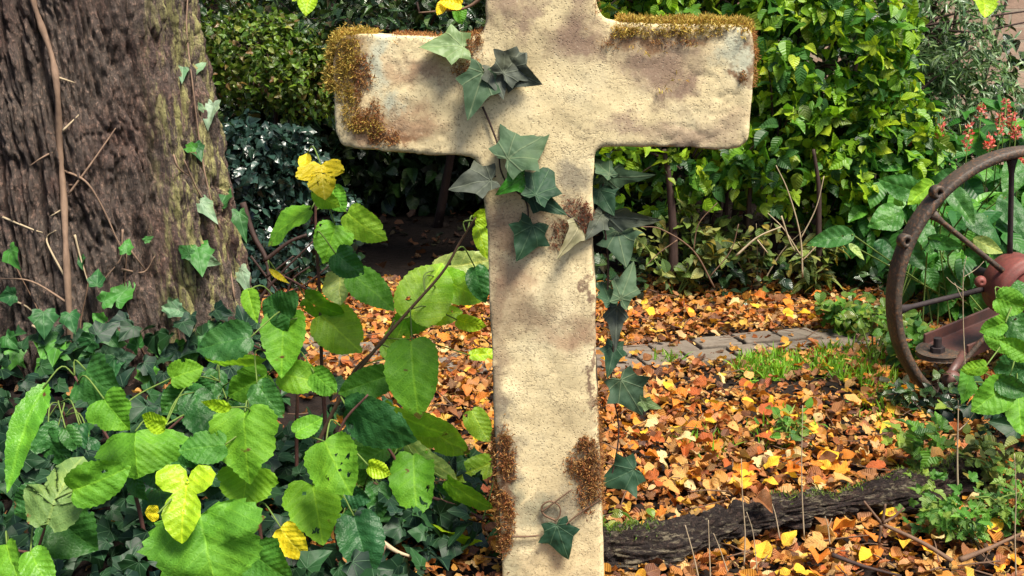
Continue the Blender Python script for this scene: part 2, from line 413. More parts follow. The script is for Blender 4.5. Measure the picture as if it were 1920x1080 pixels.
def mat_bark(name, cols, lichen, lic_mask=None, amt=.5, along='z'):
    m = NT(name); P = m.obj(); k_ = 1 if along == 'z' else 2.2
    st = (1, 1, .2) if along == 'z' else (.22, 1, 1.2)
    n1 = m.noise(m.scale(P, *st), 46 * k_, 8, .75)
    n2 = m.noise(m.scale(P, 1, 1, .6), 150, 5, .7)
    n3 = m.noise(P, 5, 3)
    c = m.ramp(n1, cols)
    c = m.mix(m.rng(n3, .45, .68, 0, .4), c, m.mix(1., c, (1.3, .88, .85), 'MULTIPLY'))
    c = m.mix(m.rng(n2, .50, .62, 0, .85), c, m.mix(1., c, (2.5, 2.2, 2.0), 'MULTIPLY'))
    lk = m.rng(m.noise(m.scale(P, *st), 40 * k_, 7, .75), .48 + .04 * (k_ > 1), .62)
    if lic_mask is not None:
        sx = m.n("SeparateXYZ", {0: P}); lk = m.m2('MULTIPLY', lk, m.rng(sx.outputs[0], *lic_mask))
    c = m.mix(m.m2('MULTIPLY', lk, amt), c, lichen)
    return m.finish(m.pbr(c, .85, m.bump(m.m2('ADD', n1, m.m2('MULTIPLY', n2, .7)), 1.0, .022), .2))
G['bark'] = mat_bark('bark', [(.015, .010, .014), (.058, .044, .041), (.165, .132, .112), (.43, .37, .30)], (.46, .43, .18), (-.77, -.70), .95)
G['log_bark'] = mat_bark('log_bark', [(.012, .009, .011), (.035, .026, .024), (.085, .064, .052)], (.34, .29, .20), None, .7, 'x')
def mat_iron():
    m = NT('rusted_iron'); P = m.obj()
    n1 = m.noise(P, 16, 6, .65); n2 = m.noise(P, 130, 3)
    c = m.ramp(n1, [(.012, .010, .012), (.030, .022, .018), (.072, .052, .036), (.16, .12, .08)])
    c = m.mix(m.rng(n2, .5, .66, 0, .65), c, (.16, .075, .035))
    return m.finish(m.pbr(c, .62, m.bump(m.m2('ADD', n1, n2), .5, .004), .5))
G['iron'] = mat_iron()
def mat_redpaint():
    m = NT('worn_red_paint'); P = m.obj()
    n1 = m.noise(P, 30, 6, .7); n2 = m.noise(P, 150, 3)
    c = m.ramp(n1, [(.035, .02, .02), (.11, .03, .026), (.20, .055, .042), (.26, .14, .11)])
    c = m.mix(m.rng(n2, .52, .7, 0, .6), c, (.09, .045, .035))
    return m.finish(m.pbr(c, .6, m.bump(n1, .4, .004), .4))
G['redpaint'] = mat_redpaint()
def mat_rail():
    m = NT('rusted_rail'); P = m.obj(); n1 = m.noise(P, 14, 6, .7); n2 = m.noise(P, 120, 3)
    c = m.ramp(n1, [(.025, .018, .02), (.06, .035, .03), (.13, .05, .038), (.20, .10, .07)])
    c = m.mix(m.rng(n2, .5, .7, 0, .6), c, (.05, .035, .035))
    return m.finish(m.pbr(c, .5, m.bump(n1, .5, .004), .5))
G['railpaint'] = mat_rail()
G['dark_iron'] = mat_twig('dark_iron', (.012, .010, .014), (.05, .036, .034))

# ================================================================== GROUND
def ground():
    xs = np.concatenate([np.linspace(-60, -3, 20)[:-1], np.linspace(-3, 4, 180), np.linspace(4, 60, 20)[1:]])
    ys = np.concatenate([np.linspace(-40, .8, 20)[:-1], np.linspace(.8, 6.4, 150), np.linspace(6.4, 80, 25)[1:]])
    X, Y = np.meshgrid(xs, ys); Z = gz(X, Y)
    V = np.stack([X, Y, Z], -1).reshape(-1, 3); nx, ny = len(xs), len(ys)
    i = (np.arange(ny - 1)[:, None] * nx + np.arange(nx - 1)[None]).ravel()
    F = np.stack([i, i + 1, i + nx + 1, i + nx], 1)
    tag(add_mesh('ground', V, F, G['soil']), kind='structure')
ground()

PA, PB = Vector((-.75, 2.78)), Vector((2.2, 3.62))
PD = (PB - PA).normalized(); PN = Vector((-PD.y, PD.x)); PW = .10
def path():
    m = NT('paving'); P = m.obj(); n = m.noise(P, 30, 6, .65)
    r = m.n("NewGeometry").outputs["Random Per Island"]
    c = m.mix(m.rng(n, .35, .7, 0, .7), m.ramp(r, [(.15, .125, .10), (.18, .15, .12), (.16, .135, .105)]), (.10, .075, .055))
    mt = m.finish(m.pbr(c, .85, m.bump(n, .6, .006), .25))
    mb = MB(); L = (PB - PA).length
    for row in range(2):
        s = -.05 * row; k = 0
        while s < L:
            ln = .115 + .02 * random.random()
            c2 = PA + PD * (s + ln / 2) + PN * ((row - .5) * .098)
            z = float(gz(c2.x, c2.y)) - .006 + .004 * random.random()
            M = Matrix.Translation((c2.x, c2.y, z)) @ Matrix.Rotation(math.atan2(PD.y, PD.x) + random.uniform(-.03, .03), 4, 'Z') @ Matrix.Rotation(random.uniform(-.02, .02), 4, 'X')
            mb.box(M, (ln - .008, .088, .04)); s += ln
    tag(mb.build('path', mt, smooth=False, bevel=.004), kind='structure')
path()
def path_dist(x, y):
    return np.abs((x - PA.x) * PN.x + (y - PA.y) * PN.y)

def wall():
    m = NT('old_brick'); P = m.obj()
    sw = m.n("CombineXYZ"); sx = m.n("SeparateXYZ", {0: P})
    m.put(sw.inputs[0], sx.outputs[0]); m.put(sw.inputs[1], sx.outputs[2])
    n = m.noise(P, 12, 5)
    b = m.n("TexBrick", {"Vector": sw.outputs[0], "Scale": 1.0, "Mortar Size": .008, "Brick Width": .215, "Row Height": .075, "Color1": (.30, .19, .14), "Color2": (.42, .30, .22), "Mortar": (.34, .28, .21)})
    c = m.mix(m.rng(n, .45, .7, 0, .5), b.outputs[0], (.36, .26, .20))
    mt = m.finish(m.pbr(c, .9, m.bump(m.m2('SUBTRACT', n, m.m2('MULTIPLY', b.outputs[1], .7)), .7, .01), .2))
    o = thing('brick_wall', 'old pinkish brown brick garden wall partly hidden behind the shrubs and red flower spikes', 'wall', (2, 6.3, 0))
    mb = MB(); mb.box(Matrix.Translation((0, 6.4, .95)), (16, .24, 2.1)); mb.build('brickwork', mt, o, smooth=False)
    mb = MB(); mb.box(Matrix.Translation((0, 6.4, 2.03)), (16.1, .32, .06)); mb.build('coping', mt, o, smooth=False, bevel=.01)
wall()

# ================================================================== THE CROSS
CROSS_Y, CROSS_ROT = 1.78, R_(-3.5)
CN = Vector((math.sin(CROSS_ROT), -math.cos(CROSS_ROT), 0)) * 1.0      # faces the camera
CX0 = at(1030, 700, CROSS_Y)
CU = Vector((math.cos(CROSS_ROT), math.sin(CROSS_ROT), 0))
def on_cross(px, py, off=0.0):
    d = ray(px, py); o = Vector((0, 0, H)); p0 = CX0 + CN * off
    return o + d * ((p0 - o).dot(CN) / d.dot(CN))
def cross_uv(px, py):
    p = on_cross(px, py) - CX0; return p.dot(CU), p.z
OUT = [(941, 1150), (940, 1040), (934, 930), (926, 780), (920, 640), (915, 520), (911, 400), (905, 330), (893, 297), (872, 291), (800, 290), (720, 284), (665, 279), (640, 271), (630, 250),
       (626, 190), (620, 130), (623, 85), (640, 66), (680, 62), (760, 66), (830, 70), (880, 70), (905, 60), (912, 40), (912, 10), (905, -90), (903, -200), (915, -212), (1000, -216), (1100, -214), (1118, -205),
       (1118, -100), (1118, -10), (1121, 15), (1135, 34), (1165, 40), (1230, 44), (1330, 44), (1395, 46), (1411, 58), (1415, 100), (1410, 170), (1405, 230), (1403, 262), (1388, 277), (1340, 281), (1250, 277), (1150, 274), (1122, 276), (1113, 292),
       (1112, 380), (1113, 480), (1115, 600), (1118, 720), (1122, 820), (1127, 930), (1130, 1040), (1131, 1150)]
THK = .062
def build_cross():
    o0 = thing('stone_cross', 'weathered cream stone cross standing upright, mossy arms, wrapped in ivy', 'cross', (CX0.x, CX0.y, 0))
    pts = []
    for px, py in OUT:
        u, z = cross_uv(px, py); pts.append((u, z))
    n = len(pts); V = []
    for s in (0, 1):
        for u, z in pts:
            p = CX0 + CU * u - CN * (THK * s); V.append((p.x, p.y, CX0.z + z))
    F = [tuple(range(n)), tuple(range(2 * n - 1, n - 1, -1))] + [(i, n + i, n + (i + 1) % n, (i + 1) % n) for i in range(n)]
    tmp = add_mesh('stone_body', V, F, None)
    md = tmp.modifiers.new('r', 'REMESH'); md.mode = 'VOXEL'; md.voxel_size = .0038
    md = tmp.modifiers.new('s', 'SMOOTH'); md.factor = .6; md.iterations = 5
    dg = bpy.context.evaluated_depsgraph_get()
    me = bpy.data.meshes.new_from_object(tmp.evaluated_get(dg))
    bpy.data.objects.remove(tmp)
    k = len(me.vertices)
    co = np.empty(k * 3, np.float32); me.vertices.foreach_get('co', co); co = co.reshape(-1, 3)
    nr = np.empty(k * 3, np.float32); me.vertices.foreach_get('normal', nr); nr = nr.reshape(-1, 3)
    d = (fbm(co * 12, 3, 3) - .5) * .009 + (fbm(co * 60, 3, 9) - .5) * .0018
    rid = np.abs(fbm(co * np.array([22, 22, 34]), 3, 21) - .5)                    # wrinkles on the arms
    u = (co - np.array(CX0)) @ np.array(CU)
    arm = np.clip((np.abs(u) - .09) / .08, 0, 1)
    d = d - arm * np.clip(.035 - rid, 0, 1) / .035 * .0016
    co = co + nr * d[:, None]
    me.vertices.foreach_set('co', co.astype(np.float32).ravel()); me.update()
    me.polygons.foreach_set("use_smooth", [True] * len(me.polygons))
    o = bpy.data.objects.new('stone_body', me); C.objects.link(o); adopt(o, o0)
    # stains of their own shape, plus grey shading put into the colour
    m = NT('weathered_stone'); P = m.obj()
    warp = m.n("VectorMath", {0: m.n("TexNoise", {"Vector": P, "Scale": 16, "Detail": 5, "Roughness": .65}).outputs[1], 1: (.5, .5, .5)}, operation='SUBTRACT').outputs[0]
    Pw = m.n("VectorMath", {0: P, 1: m.n("VectorMath", {0: warp, 1: (.13, .13, .13)}, operation='MULTIPLY').outputs[0]}, operation='ADD').outputs[0]
    def blob(px, py, rx, ry, soft=.2):
        p = on_cross(px, py); q = ppm(px, py, CROSS_Y)
        v = m.n("VectorMath", {0: Pw, 1: (p.x, p.y, p.z)}, operation='SUBTRACT').outputs[0]
        v = m.scale(v, q / rx, 0, q / ry)
        return m.rng(m.n("VectorMath", {0: v}, operation='LENGTH').outputs[1], soft, 1.15, 1, 0)
    big = m.noise(P, 11, 5, .6)
    c = m.ramp(big, [(.52, .42, .24, .3), (.68, .56, .325, .5), (.74, .63, .39, .7)])
    STAIN_SHADE = [((.22, .135, .105), .85, [(1090, 70, 75, 50), (1235, 115, 120, 60), (1270, 160, 60, 40)]),
             ((.27, .18, .135), .75, [(1290, 245, 150, 42), (1180, 240, 80, 22), (940, 15, 60, 40), (1095, -10, 40, 60), (990, 30, 25, 60)]),
             ((.34, .20, .12), .8, [(750, 240, 110, 50), (800, 130, 100, 45), (700, 255, 60, 35)]),
             ((.46, .49, .38), .8, [(712, 120, 32, 65), (730, 190, 28, 30), (1375, 105, 40, 60)]),
             ((.24, .15, .095), .7, [(935, 560, 40, 150), (1000, 590, 85, 50), (930, 430, 50, 60), (935, 700, 28, 110), (1090, 620, 32, 60)]),
             ((.40, .235, .145), .65, [(985, 420, 70, 60), (960, 520, 50, 60), (1060, 640, 60, 40)]),
             ((.185, .165, .13), .75, [(1075, 330, 52, 48), (940, 800, 26, 140), (950, 880, 30, 110), (1070, 310, 40, 26), (1050, 960, 60, 60)]),  # grey shading on the shaft, put into the colour
             ((.24, .25, .17), .6, [(965, 1050, 45, 60), (1000, 960, 60, 40), (960, 930, 30, 60)]),  # grey green shading low on the shaft, put into the colour
             ((.13, .06, .045), .8, [(1112, 560, 9, 120), (1118, 700, 9, 120), (1100, 420, 30, 40)]),
             ((.17, .075, .035), .85, [(660, 130, 45, 70), (680, 220, 50, 45), (650, 90, 40, 40), (740, 262, 60, 18), (1105, 880, 40, 75), (945, 900, 22, 90), (1250, 65, 140, 20), (1400, 110, 16, 50), (1380, 140, 20, 18)])]
    for col, amt, lst in STAIN_SHADE:
        msk = None
        for bdef in lst:
            bb = blob(*bdef); msk = bb if msk is None else m.m2('MAXIMUM', msk, bb)
        c = m.mix(m.m2('MULTIPLY', msk, amt), c, col)
    grain = m.noise(P, 225, 3, .75)
    c = m.mix(m.rng(grain, .53, .68, 0, .6), c, (.19, .135, .08))
    c = m.mix(m.rng(grain, .28, .42, .35, 0), c, (.80, .70, .50))
    pores = m.vor(P, 230); pm = m.m2('MULTIPLY', m.rng(pores, .12, .32, 1, 0), m.rng(m.noise(P, 25, 3), .35, .6))
    c = m.mix(m.m2('MULTIPLY', pm, .45), c, (.07, .045, .03))
    # hairline cracks in the arms
    ck = m.m2('ABSOLUTE', m.m2('SUBTRACT', m.noise(m.scale(P, 1, 1, 1.8), 20, 6, .62, .6), .5))
    gate = m.rng(m.noise(P, 9, 2), .44, .56)
    crack = m.m2('MULTIPLY', m.rng(ck, .0, .016, 1, 0), gate)
    c = m.mix(m.m2('MULTIPLY', crack, .38), c, (.10, .065, .05))
    hgt = m.m2('SUBTRACT', m.m2('MULTIPLY', grain, .8), m.m2('ADD', pm, m.m2('MULTIPLY', crack, .8)))
    me.materials.append(m.finish(m.pbr(c, .88, m.bump(hgt, .36, .002), .2)))
    bv = BVHTree.FromPolygons([tuple(v) for v in co.tolist()], [tuple(p.vertices) for p in me.polygons])
    return o0, bv
CROSS, CBVH = build_cross()
def cross_hit(px, py):
    return CBVH.ray_cast(Vector((0, 0, H)), ray(px, py).normalized())

MOSS_T = [leaf_tmpl('needle', 4, 1, .3, c, .0, seed=s, width=1.1) for s, c in ((1, .3), (2, .6), (3, .1))]
def moss(pts, nrm, mat, ln, name='moss_patch', label=None):
    pts = np.repeat(np.array(pts), 2, 0); nrm = np.repeat(np.array(nrm), 2, 0); k = len(pts)
    pts = pts + rand_unit(k) * .003; ln = ln * .72
    pts = pts + nrm * (np.clip(fbm(pts * 75, 2, 15) - .35, 0, 1) * ln * 1.1)[:, None]
    A = nrm * .7 + rand_unit(k) * .95 + np.array([0, 0, .15])
    sc = rng.uniform(.4, 1.0, k) * ln
    o = batch(name, MOSS_T, pts - nrm * .001 + rand_unit(k) * .0015, frames(rand_unit(k), A), sc, G[mat], CROSS)
    if label: o['label'] = label
def moss_front(ells, dens, mat, ln, label):
    P, N = [], []
    for cx, cy, rx, ry in ells:
        for _ in range(int(rx * ry * dens)):
            r = math.sqrt(random.random()) * (1 + .25 * (random.random() - .5)) * (random.uniform(1, 1.55) if random.random() < .16 else 1); a = random.random() * 6.283
            px, py = cx + rx * r * math.cos(a), cy + ry * r * math.sin(a)
            if fbm(np.array([[px * .035, py * .035, 1]]), 2, 4)[0] < .38 and r > .5: continue
            h = cross_hit(px, py)
            if h[0]:
                P.append(h[0]); N.append(h[1])
    moss(P, N, mat, ln, label=label)
def moss_dir(p0px, p1px, mat, ln, n, d, label, spread=1.0, lump=0.0):
    """moss on the top or an end face: rays cast along d onto the stone"""
    P, N = [], []
    a, b = on_cross(*p0px), on_cross(*p1px); d = Vector(d)
    for _ in range(n):
        t = random.random()
        q = a.lerp(b, t) - CN * (THK * (random.random() * spread)) - d * .15
        h = CBVH.ray_cast(q, d)
        if h[0] and (h[0] - q).length < .32:
            bump_ = lump * fbm(np.array([[h[0].x * 45, h[0].y * 45, h[0].z * 45]]), 2, 8)[0] * random.random()
            P.append(h[0] + h[1] * bump_); N.append(h[1])
    moss(P, N, mat, ln, label=label)
moss_front([(650, 95, 26, 36), (644, 150, 20, 36), (655, 200, 16, 36), (684, 240, 34, 18)], .8, 'moss_gold', .009, 'golden brown moss on the end of one arm')
moss_front([(720, 258, 50, 14), (690, 220, 24, 36), (680, 150, 18, 46)], .9, 'moss_rust', .009, None)
moss_dir((632, 58), (632, 170), 'moss_gold', .013, 2000, (1, 0, 0), 'golden moss bulging from the arm end', lump=.018)
moss_dir((632, 66), (700, 66), 'moss_gold', .010, 900, (0, 0, -1), None, lump=.006)
moss_dir((735, 66), (905, 66), 'moss_rust', .009, 900, (0, 0, -1), 'thin rusty moss along the arm top')
moss_front([(885, 90, 14, 30), (870, 130, 22, 12), (900, 60, 10, 24)], .8, 'moss_rust', .009, None)
moss_front([(1255, 60, 110, 9), (1165, 58, 30, 10), (1330, 50, 70, 5)], .9, 'moss_gold', .008, None)
moss_front([(1120, 10, 12, 30)], .8, 'moss_rust', .007, None)
moss_front([(1150, 80, 30, 12)], .6, 'moss_rust', .007, None)
moss_front([(1270, 80, 50, 7)], .6, 'moss_rust', .007, None)
moss_dir((1160, 44), (1410, 44), 'moss_gold', .014, 3200, (0, 0, -1), 'bright golden moss along the arm top', lump=.007)
moss_front([(1392, 140, 13, 13)], 1.6, 'moss_rust', .008, None)
moss_dir((1408, 55), (1408, 165), 'moss_rust', .008, 900, (-1, 0, 0), 'rust brown moss on the arm end', lump=.006)
moss_front([(1078, 395, 26, 22), (1056, 425, 22, 14), (1046, 452, 14, 14), (1096, 415, 16, 30)], .7, 'moss_wine', .009, 'dark wine red moss under the ivy')
moss_front([(1112, 855, 22, 62), (1086, 872, 26, 26), (1106, 925, 24, 36), (1122, 780, 8, 50), (1098, 835, 16, 16)], .9, 'moss_rust', .010, 'rust red moss on the lower edge')
moss_dir((1120, 800), (1128, 950), 'moss_rust', .009, 1000, (-1, 0, 0), None)
moss_front([(946, 870, 18, 60), (948, 960, 16, 60), (944, 1010, 12, 30)], 1.3, 'moss_rust', .011, 'orange rust moss up the lower edge')
moss_dir((935, 820), (940, 1040), 'moss_rust', .012, 1500, (1, 0, 0), None, lump=.005)

# ================================================================== LARGE TREE
TX, TY = -.97, 2.77
def plates(u, v, w, seed):
    iu, iv = np.floor(u).astype(np.int64), np.floor(v).astype(np.int64)
    f1 = np.full(u.shape, 9.0); f2 = np.full(u.shape, 9.0)
    for a in (-1, 0, 1):
        for b in (-1, 0, 1):
            cu, cv = iu + a, iv + b
            d = np.hypot(cu + _hash(cu, cv, cu * 0, seed) - u, cv + _hash(cu, cv, cu * 0 + 1, seed) - v)
            f2 = np.where(d < f1, f1, np.minimum(f2, d)); f1 = np.minimum(f1, d)
    return np.clip(1 - (f2 - f1) / w, 0, 1)
def bark_disp(u, z, amp, seed):
    wu = u + .03 * (fbm(np.stack([u * 6, z * 2, u * 0], -1), 3, seed) - .5) * 2
    r = 1 - np.abs(fbm(np.stack([wu * 22, z * 1.5, u * 0 + 3], -1), 3, seed + 11) * 2 - 1)
    r2 = 1 - np.abs(fbm(np.stack([wu * 62, z * 4.5, u * 0 + 9], -1), 3, seed + 31) * 2 - 1)
    f = fbm(np.stack([u * 160, z * 30, u * 0], -1), 3, seed + 51)
    return amp * (-(np.clip(r - .72, 0, 1) / .28) ** 1.2 * 1.0 - (np.clip(r2 - .7, 0, 1) / .3) * .45 + (f - .5) * .9)
def tree():
    o = thing('tree', 'massive old tree trunk with furrowed purple brown bark and ivy at its base', 'tree', (TX, TY, .1))
    na, nz_ = 860, 520
    a = np.linspace(.5 * np.pi, 2.5 * np.pi, na, endpoint=False)
    z = np.concatenate([np.linspace(-.1, 1.15, 430), np.linspace(1.15, 3.6, nz_ - 430 + 1)[1:]])
    A, Z = np.meshgrid(a, z)
    r = .315 - .03 * np.clip(Z - .9, 0, 3) + .075 * np.exp(-np.clip(Z + .0, -.1, 3) / .42)
    lob = np.cos(A * 5 + .6) * .04 * np.exp(-np.clip(Z, 0, 3) / .35) + .018 * np.cos(A * 3 + 1) + .020 * np.exp(-((A - 5.75) / .25) ** 2) * (1 + Z * .2)
    lob = lob + .03 * (fbm(np.stack([np.cos(A) * 1.6, np.sin(A) * 1.6, Z * 1.2], -1), 3, 77) - .5)
    r = r + lob
    U = A * .33; wv = fbm(np.stack([U * 9, Z * 5, U * 0], -1), 3, 61) - .5
    Rr = r + bark_disp(U, Z, .022, 2) - .012 * plates(U * 30 + wv * 2.2, Z * 5.5 + U * 4 + wv * 1.5, .30, 5) - .006 * plates(U * 62 + wv * 4, Z * 15 + wv * 3, .35, 8)
    lean = -.085 * (Z - .2)
    V = np.stack([TX + .01 + lean + Rr * np.cos(A), TY + Rr * np.sin(A), Z], -1).reshape(-1, 3)
    i = (np.arange(nz_ - 1)[:, None] * na + np.arange(na)[None]).ravel()
    j = (np.arange(nz_ - 1)[:, None] * na + (np.arange(na)[None] + 1) % na).ravel()
    F = np.stack([i, j, j + na, i + na], 1)
    t = add_mesh('trunk', V, F, G['bark'], o)
    mb = MB()
    top = Vector((TX - .28, TY, 3.5))
    for dx, dy, dz, r0 in ((-.9, .5, 1.5, .17), (.8, .2, 1.6, .16), (.1, 1.0, 1.7, .14), (-.2, -.3, 2.0, .15)):
        p = spline([top + Vector((0, 0, -.35)), top + Vector((dx * .3, dy * .3, dz * .3)), top + Vector((dx, dy, dz))], 6)
        mb.tube(p, taper(len(p), r0, .06), 10)
    mb.build('limb', G['bark'], o)
    return BVHTree.FromPolygons([tuple(v) for v in V[:na * 432].tolist()], [tuple(f) for f in F[:na * 430].tolist()])
TBVH = tree()
def trunk_hit(px, py):
    h = TBVH.ray_cast(Vector((0, 0, H)), ray(px, py).normalized()); return h[0]
def on_trunk(px, py, off=.012):
    h = trunk_hit(px, py); d = ray(px, py).normalized()
    return (h - d * off) if h else at(px, py, TY - .12)

# thick climbing stem and its rootlets
def climbing_stem():
    o = thing('climbing_vine', 'thick bare brown vine stem climbing the tree trunk with thin dry side shoots', 'vine', on_trunk(135, 690))
    main = [(133, 700), (130, 600), (124, 480), (120, 380), (112, 270), (108, 180), (98, 110), (78, 50), (62, 0), (52, -60)]
    pts = spline([on_trunk(x, y, .014) for x, y in main], 8)
    mb = MB(); mb.tube(pts, [(.0062 + .0011 * math.sin(i * .6) + .0012 * random.random()) * (1 - .002 * i) for i in range(len(pts))], 10); mb.build('main_stem', G['vine_stem'], o)
    side = [[(120, 320), (160, 340), (190, 385), (215, 440), (228, 480), (190, 530)], [(128, 365), (165, 315), (200, 265), (217, 240)], [(112, 278), (80, 295), (55, 312)],
            [(108, 145), (140, 155)], [(118, 245), (148, 215)], [(125, 388), (95, 405)], [(0, 405), (60, 430), (80, 436)], [(128, 530), (95, 470), (88, 445), (105, 432)],
            [(130, 570), (60, 528), (0, 522)], [(228, 505), (270, 510), (290, 480)], [(140, 440), (150, 480), (165, 530)], [(0, 560), (50, 575), (120, 640)], [(245, 470), (260, 490), (275, 510)],
            [(325, 290), (335, 315), (355, 330)], [(60, 610), (110, 640), (140, 690)], [(130, 347), (168, 346)], [(230, 430), (228, 475)]]
    for s in side:
        p = spline([on_trunk(x, y, .008) for x, y in s], 6)
        mb = MB(); mb.tube(p, taper(len(p), .0026, .0010), 6); mb.build('side_shoot', G['twig_pale'] if random.random() < .5 else G['vine_stem'], o)
climbing_stem()

# ================================================================== single leaves
HI = {}
def leaf_obj(par, px, py, L, W, th, Y, mat, kind='round', ta=None, ro=None, curl=None, name='leaf', label=None, P=None, fold=None, serr=.019, crink=.11, holes=0):
    """one leaf as a part; (px, py) its middle, L x W its size as seen, th the way its tip points"""
    seed = random.randrange(10 ** 6)
    th = R_(th)
    ta = R_(-28 * math.sin(th) * -1 if False else (-math.sin(th) * 28 + random.uniform(-10, 10))) if ta is None else R_(ta)
    ro = R_(random.uniform(-24, 24)) if ro is None else R_(ro)
    ctr = P if P is not None else at(px, py, Y)
    q = FPX / ((ctr - Vector((0, 0, H))).dot(-BK))
    A = (RT * math.cos(th) + UP * math.sin(th)) * math.cos(ta) + BK * math.sin(ta)
    N = (BK - A * BK.dot(A)).normalized(); N = Matrix.Rotation(ro, 3, A) @ N
    X = A.cross(N)
    ln = L / q / max(.35, math.cos(ta)); nat = {'round': .94, 'mulb': 1.0, 'ovate': .66, 'lance': .3, 'ivy': 1.15, 'ivyl': 1.0, 'lobed': 1.1, 'maple': 1.0, 'tri': 1.1}[kind]
    wd = (W / q / max(.35, math.cos(ro))) / ln / nat
    fold = random.uniform(.05, .3) if fold is None else fold
    V, F, U = leaf_tmpl(kind, 31 if kind in ('round', 'ovate', 'lance', 'mulb') else 26, 8, fold, random.uniform(.1, .4) if curl is None else curl, .05, serr if kind not in ('ivy', 'ivyl') else 0, seed, wd, random.uniform(-.3, .3))
    V[:, 2] += (fbm(np.stack([V[:, 0] * 5 + seed % 97, V[:, 1] * 5, V[:, 0] * 0], -1), 3, seed % 31) - .5) * crink
    V[:, 2] += rng.uniform(.002, .009) * np.sin((V[:, 1] - .75 * np.abs(V[:, 0])) * 44) * np.minimum(1, np.abs(V[:, 0]) * 6) * (kind in ('round', 'ovate'))
    Mx = np.array([[X.x, A.x, N.x], [X.y, A.y, N.y], [X.z, A.z, N.z]])
    base = ctr - A * (ln * .45)
    cen = U[F].mean(1); rs = np.random.default_rng(seed); keepf = np.ones(len(F), bool)
    nh = holes if holes else (rs.integers(0, 3) if kind in ('round', 'ovate') and L > 60 else 0)
    for _h in range(nh):
        e = rs.random() < (.25 if holes else .7); ang = rs.uniform(0, 6.28); rr_ = .46 if e else rs.uniform(.1, .34)
        hc = np.array([rr_ * wd * .95 * math.cos(ang), .48 + rr_ * math.sin(ang)]); hr_ = rs.uniform(.016, .034) * (1.6 if e else 1)
        keepf &= np.hypot(cen[:, 0] - hc[0], (cen[:, 1] - hc[1]) * rs.uniform(.7, 1.3)) > hr_
    F = F[keepf]
    Wv = (V @ Mx.T) * ln + np.array(base)
    o = add_mesh(name, Wv, F, G[mat], par, uv=U * np.array([1 / max(wd, .5) if False else 1, 1]))
    if label: o['label'] = label
    return o, base + A * (ln * .06), A
def near_on(pts, p):
    return min(pts, key=lambda q: (q - p).length)
def sapling(label, stems, leaves, Y, cat='sapling', stemmat='stem_red', r0=.0042, name='sapling', group=None, foot=None, petiole='stem_green'):
    """stems: lists of (px, py[, Y]); leaves: (px, py, L, W, th, mat, extra)"""
    P3 = [[at(s[0], s[1], s[2] if len(s) > 2 else Y + .055) for s in st] for st in stems]
    root = P3[0][0].copy()
    g = float(gz(root.x, root.y))
    base = Vector((root.x + random.uniform(-.02, .02), root.y + .01, g - .02))
    o = thing(name, label, cat, (base.x, base.y, g), group)
    allp = []
    for i, st in enumerate(P3):
        if i == 0 and root.z > g: st = [base] + st
        p = spline(st, 8); allp += p
        mb = MB(); mb.tube(p, taper(len(p), r0 * (1 if i == 0 else .7), .0016), 7); mb.build('stem', G[stemmat], o)
    mb = MB()
    for l in leaves:
        px, py, L, W, th, mat = l[:6]; ex = l[6] if len(l) > 6 else {}
        ex = dict(ex); y = ex.pop('Y', Y + random.uniform(-.07, .05))
        lo, b, A = leaf_obj(o, px, py, L, W, th, y, mat, **ex)
        q = near_on(allp, b - A * .03)
        if (q - b).length < .30:
            mid = (q + b) / 2 + Vector((0, 0, .012)) - A * .012
            p = spline([q, mid, b], 4); mb = MB(); mb.tube(p, .0013, 5); mb.build('leaf_stalk', G[petiole], o)
    return o

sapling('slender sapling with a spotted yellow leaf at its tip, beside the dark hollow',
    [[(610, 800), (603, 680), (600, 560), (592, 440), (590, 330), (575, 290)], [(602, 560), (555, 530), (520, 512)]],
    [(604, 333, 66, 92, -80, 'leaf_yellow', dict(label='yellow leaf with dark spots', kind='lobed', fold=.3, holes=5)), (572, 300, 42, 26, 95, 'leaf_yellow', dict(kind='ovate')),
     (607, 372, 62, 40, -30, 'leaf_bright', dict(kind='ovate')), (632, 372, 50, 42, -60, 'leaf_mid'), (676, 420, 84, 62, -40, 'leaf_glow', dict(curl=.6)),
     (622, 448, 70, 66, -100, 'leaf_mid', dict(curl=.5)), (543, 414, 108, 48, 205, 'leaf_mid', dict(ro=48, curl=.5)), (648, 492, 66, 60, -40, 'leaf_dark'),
     (692, 538, 100, 62, -35, 'leaf_mid', dict(curl=.4)), (636, 536, 60, 62, -85, 'leaf_pale', dict(label='pale thin leaf, light from behind put into its colour')), (600, 575, 86, 48, -30, 'leaf_bright', dict(ro=40)),
     (632, 618, 104, 84, -40, 'leaf_glow', dict(curl=.35)), (520, 516, 46, 12, -35, 'leaf_yellow', dict(kind='lance', label='narrow curled yellow leaf'))], 2.0)
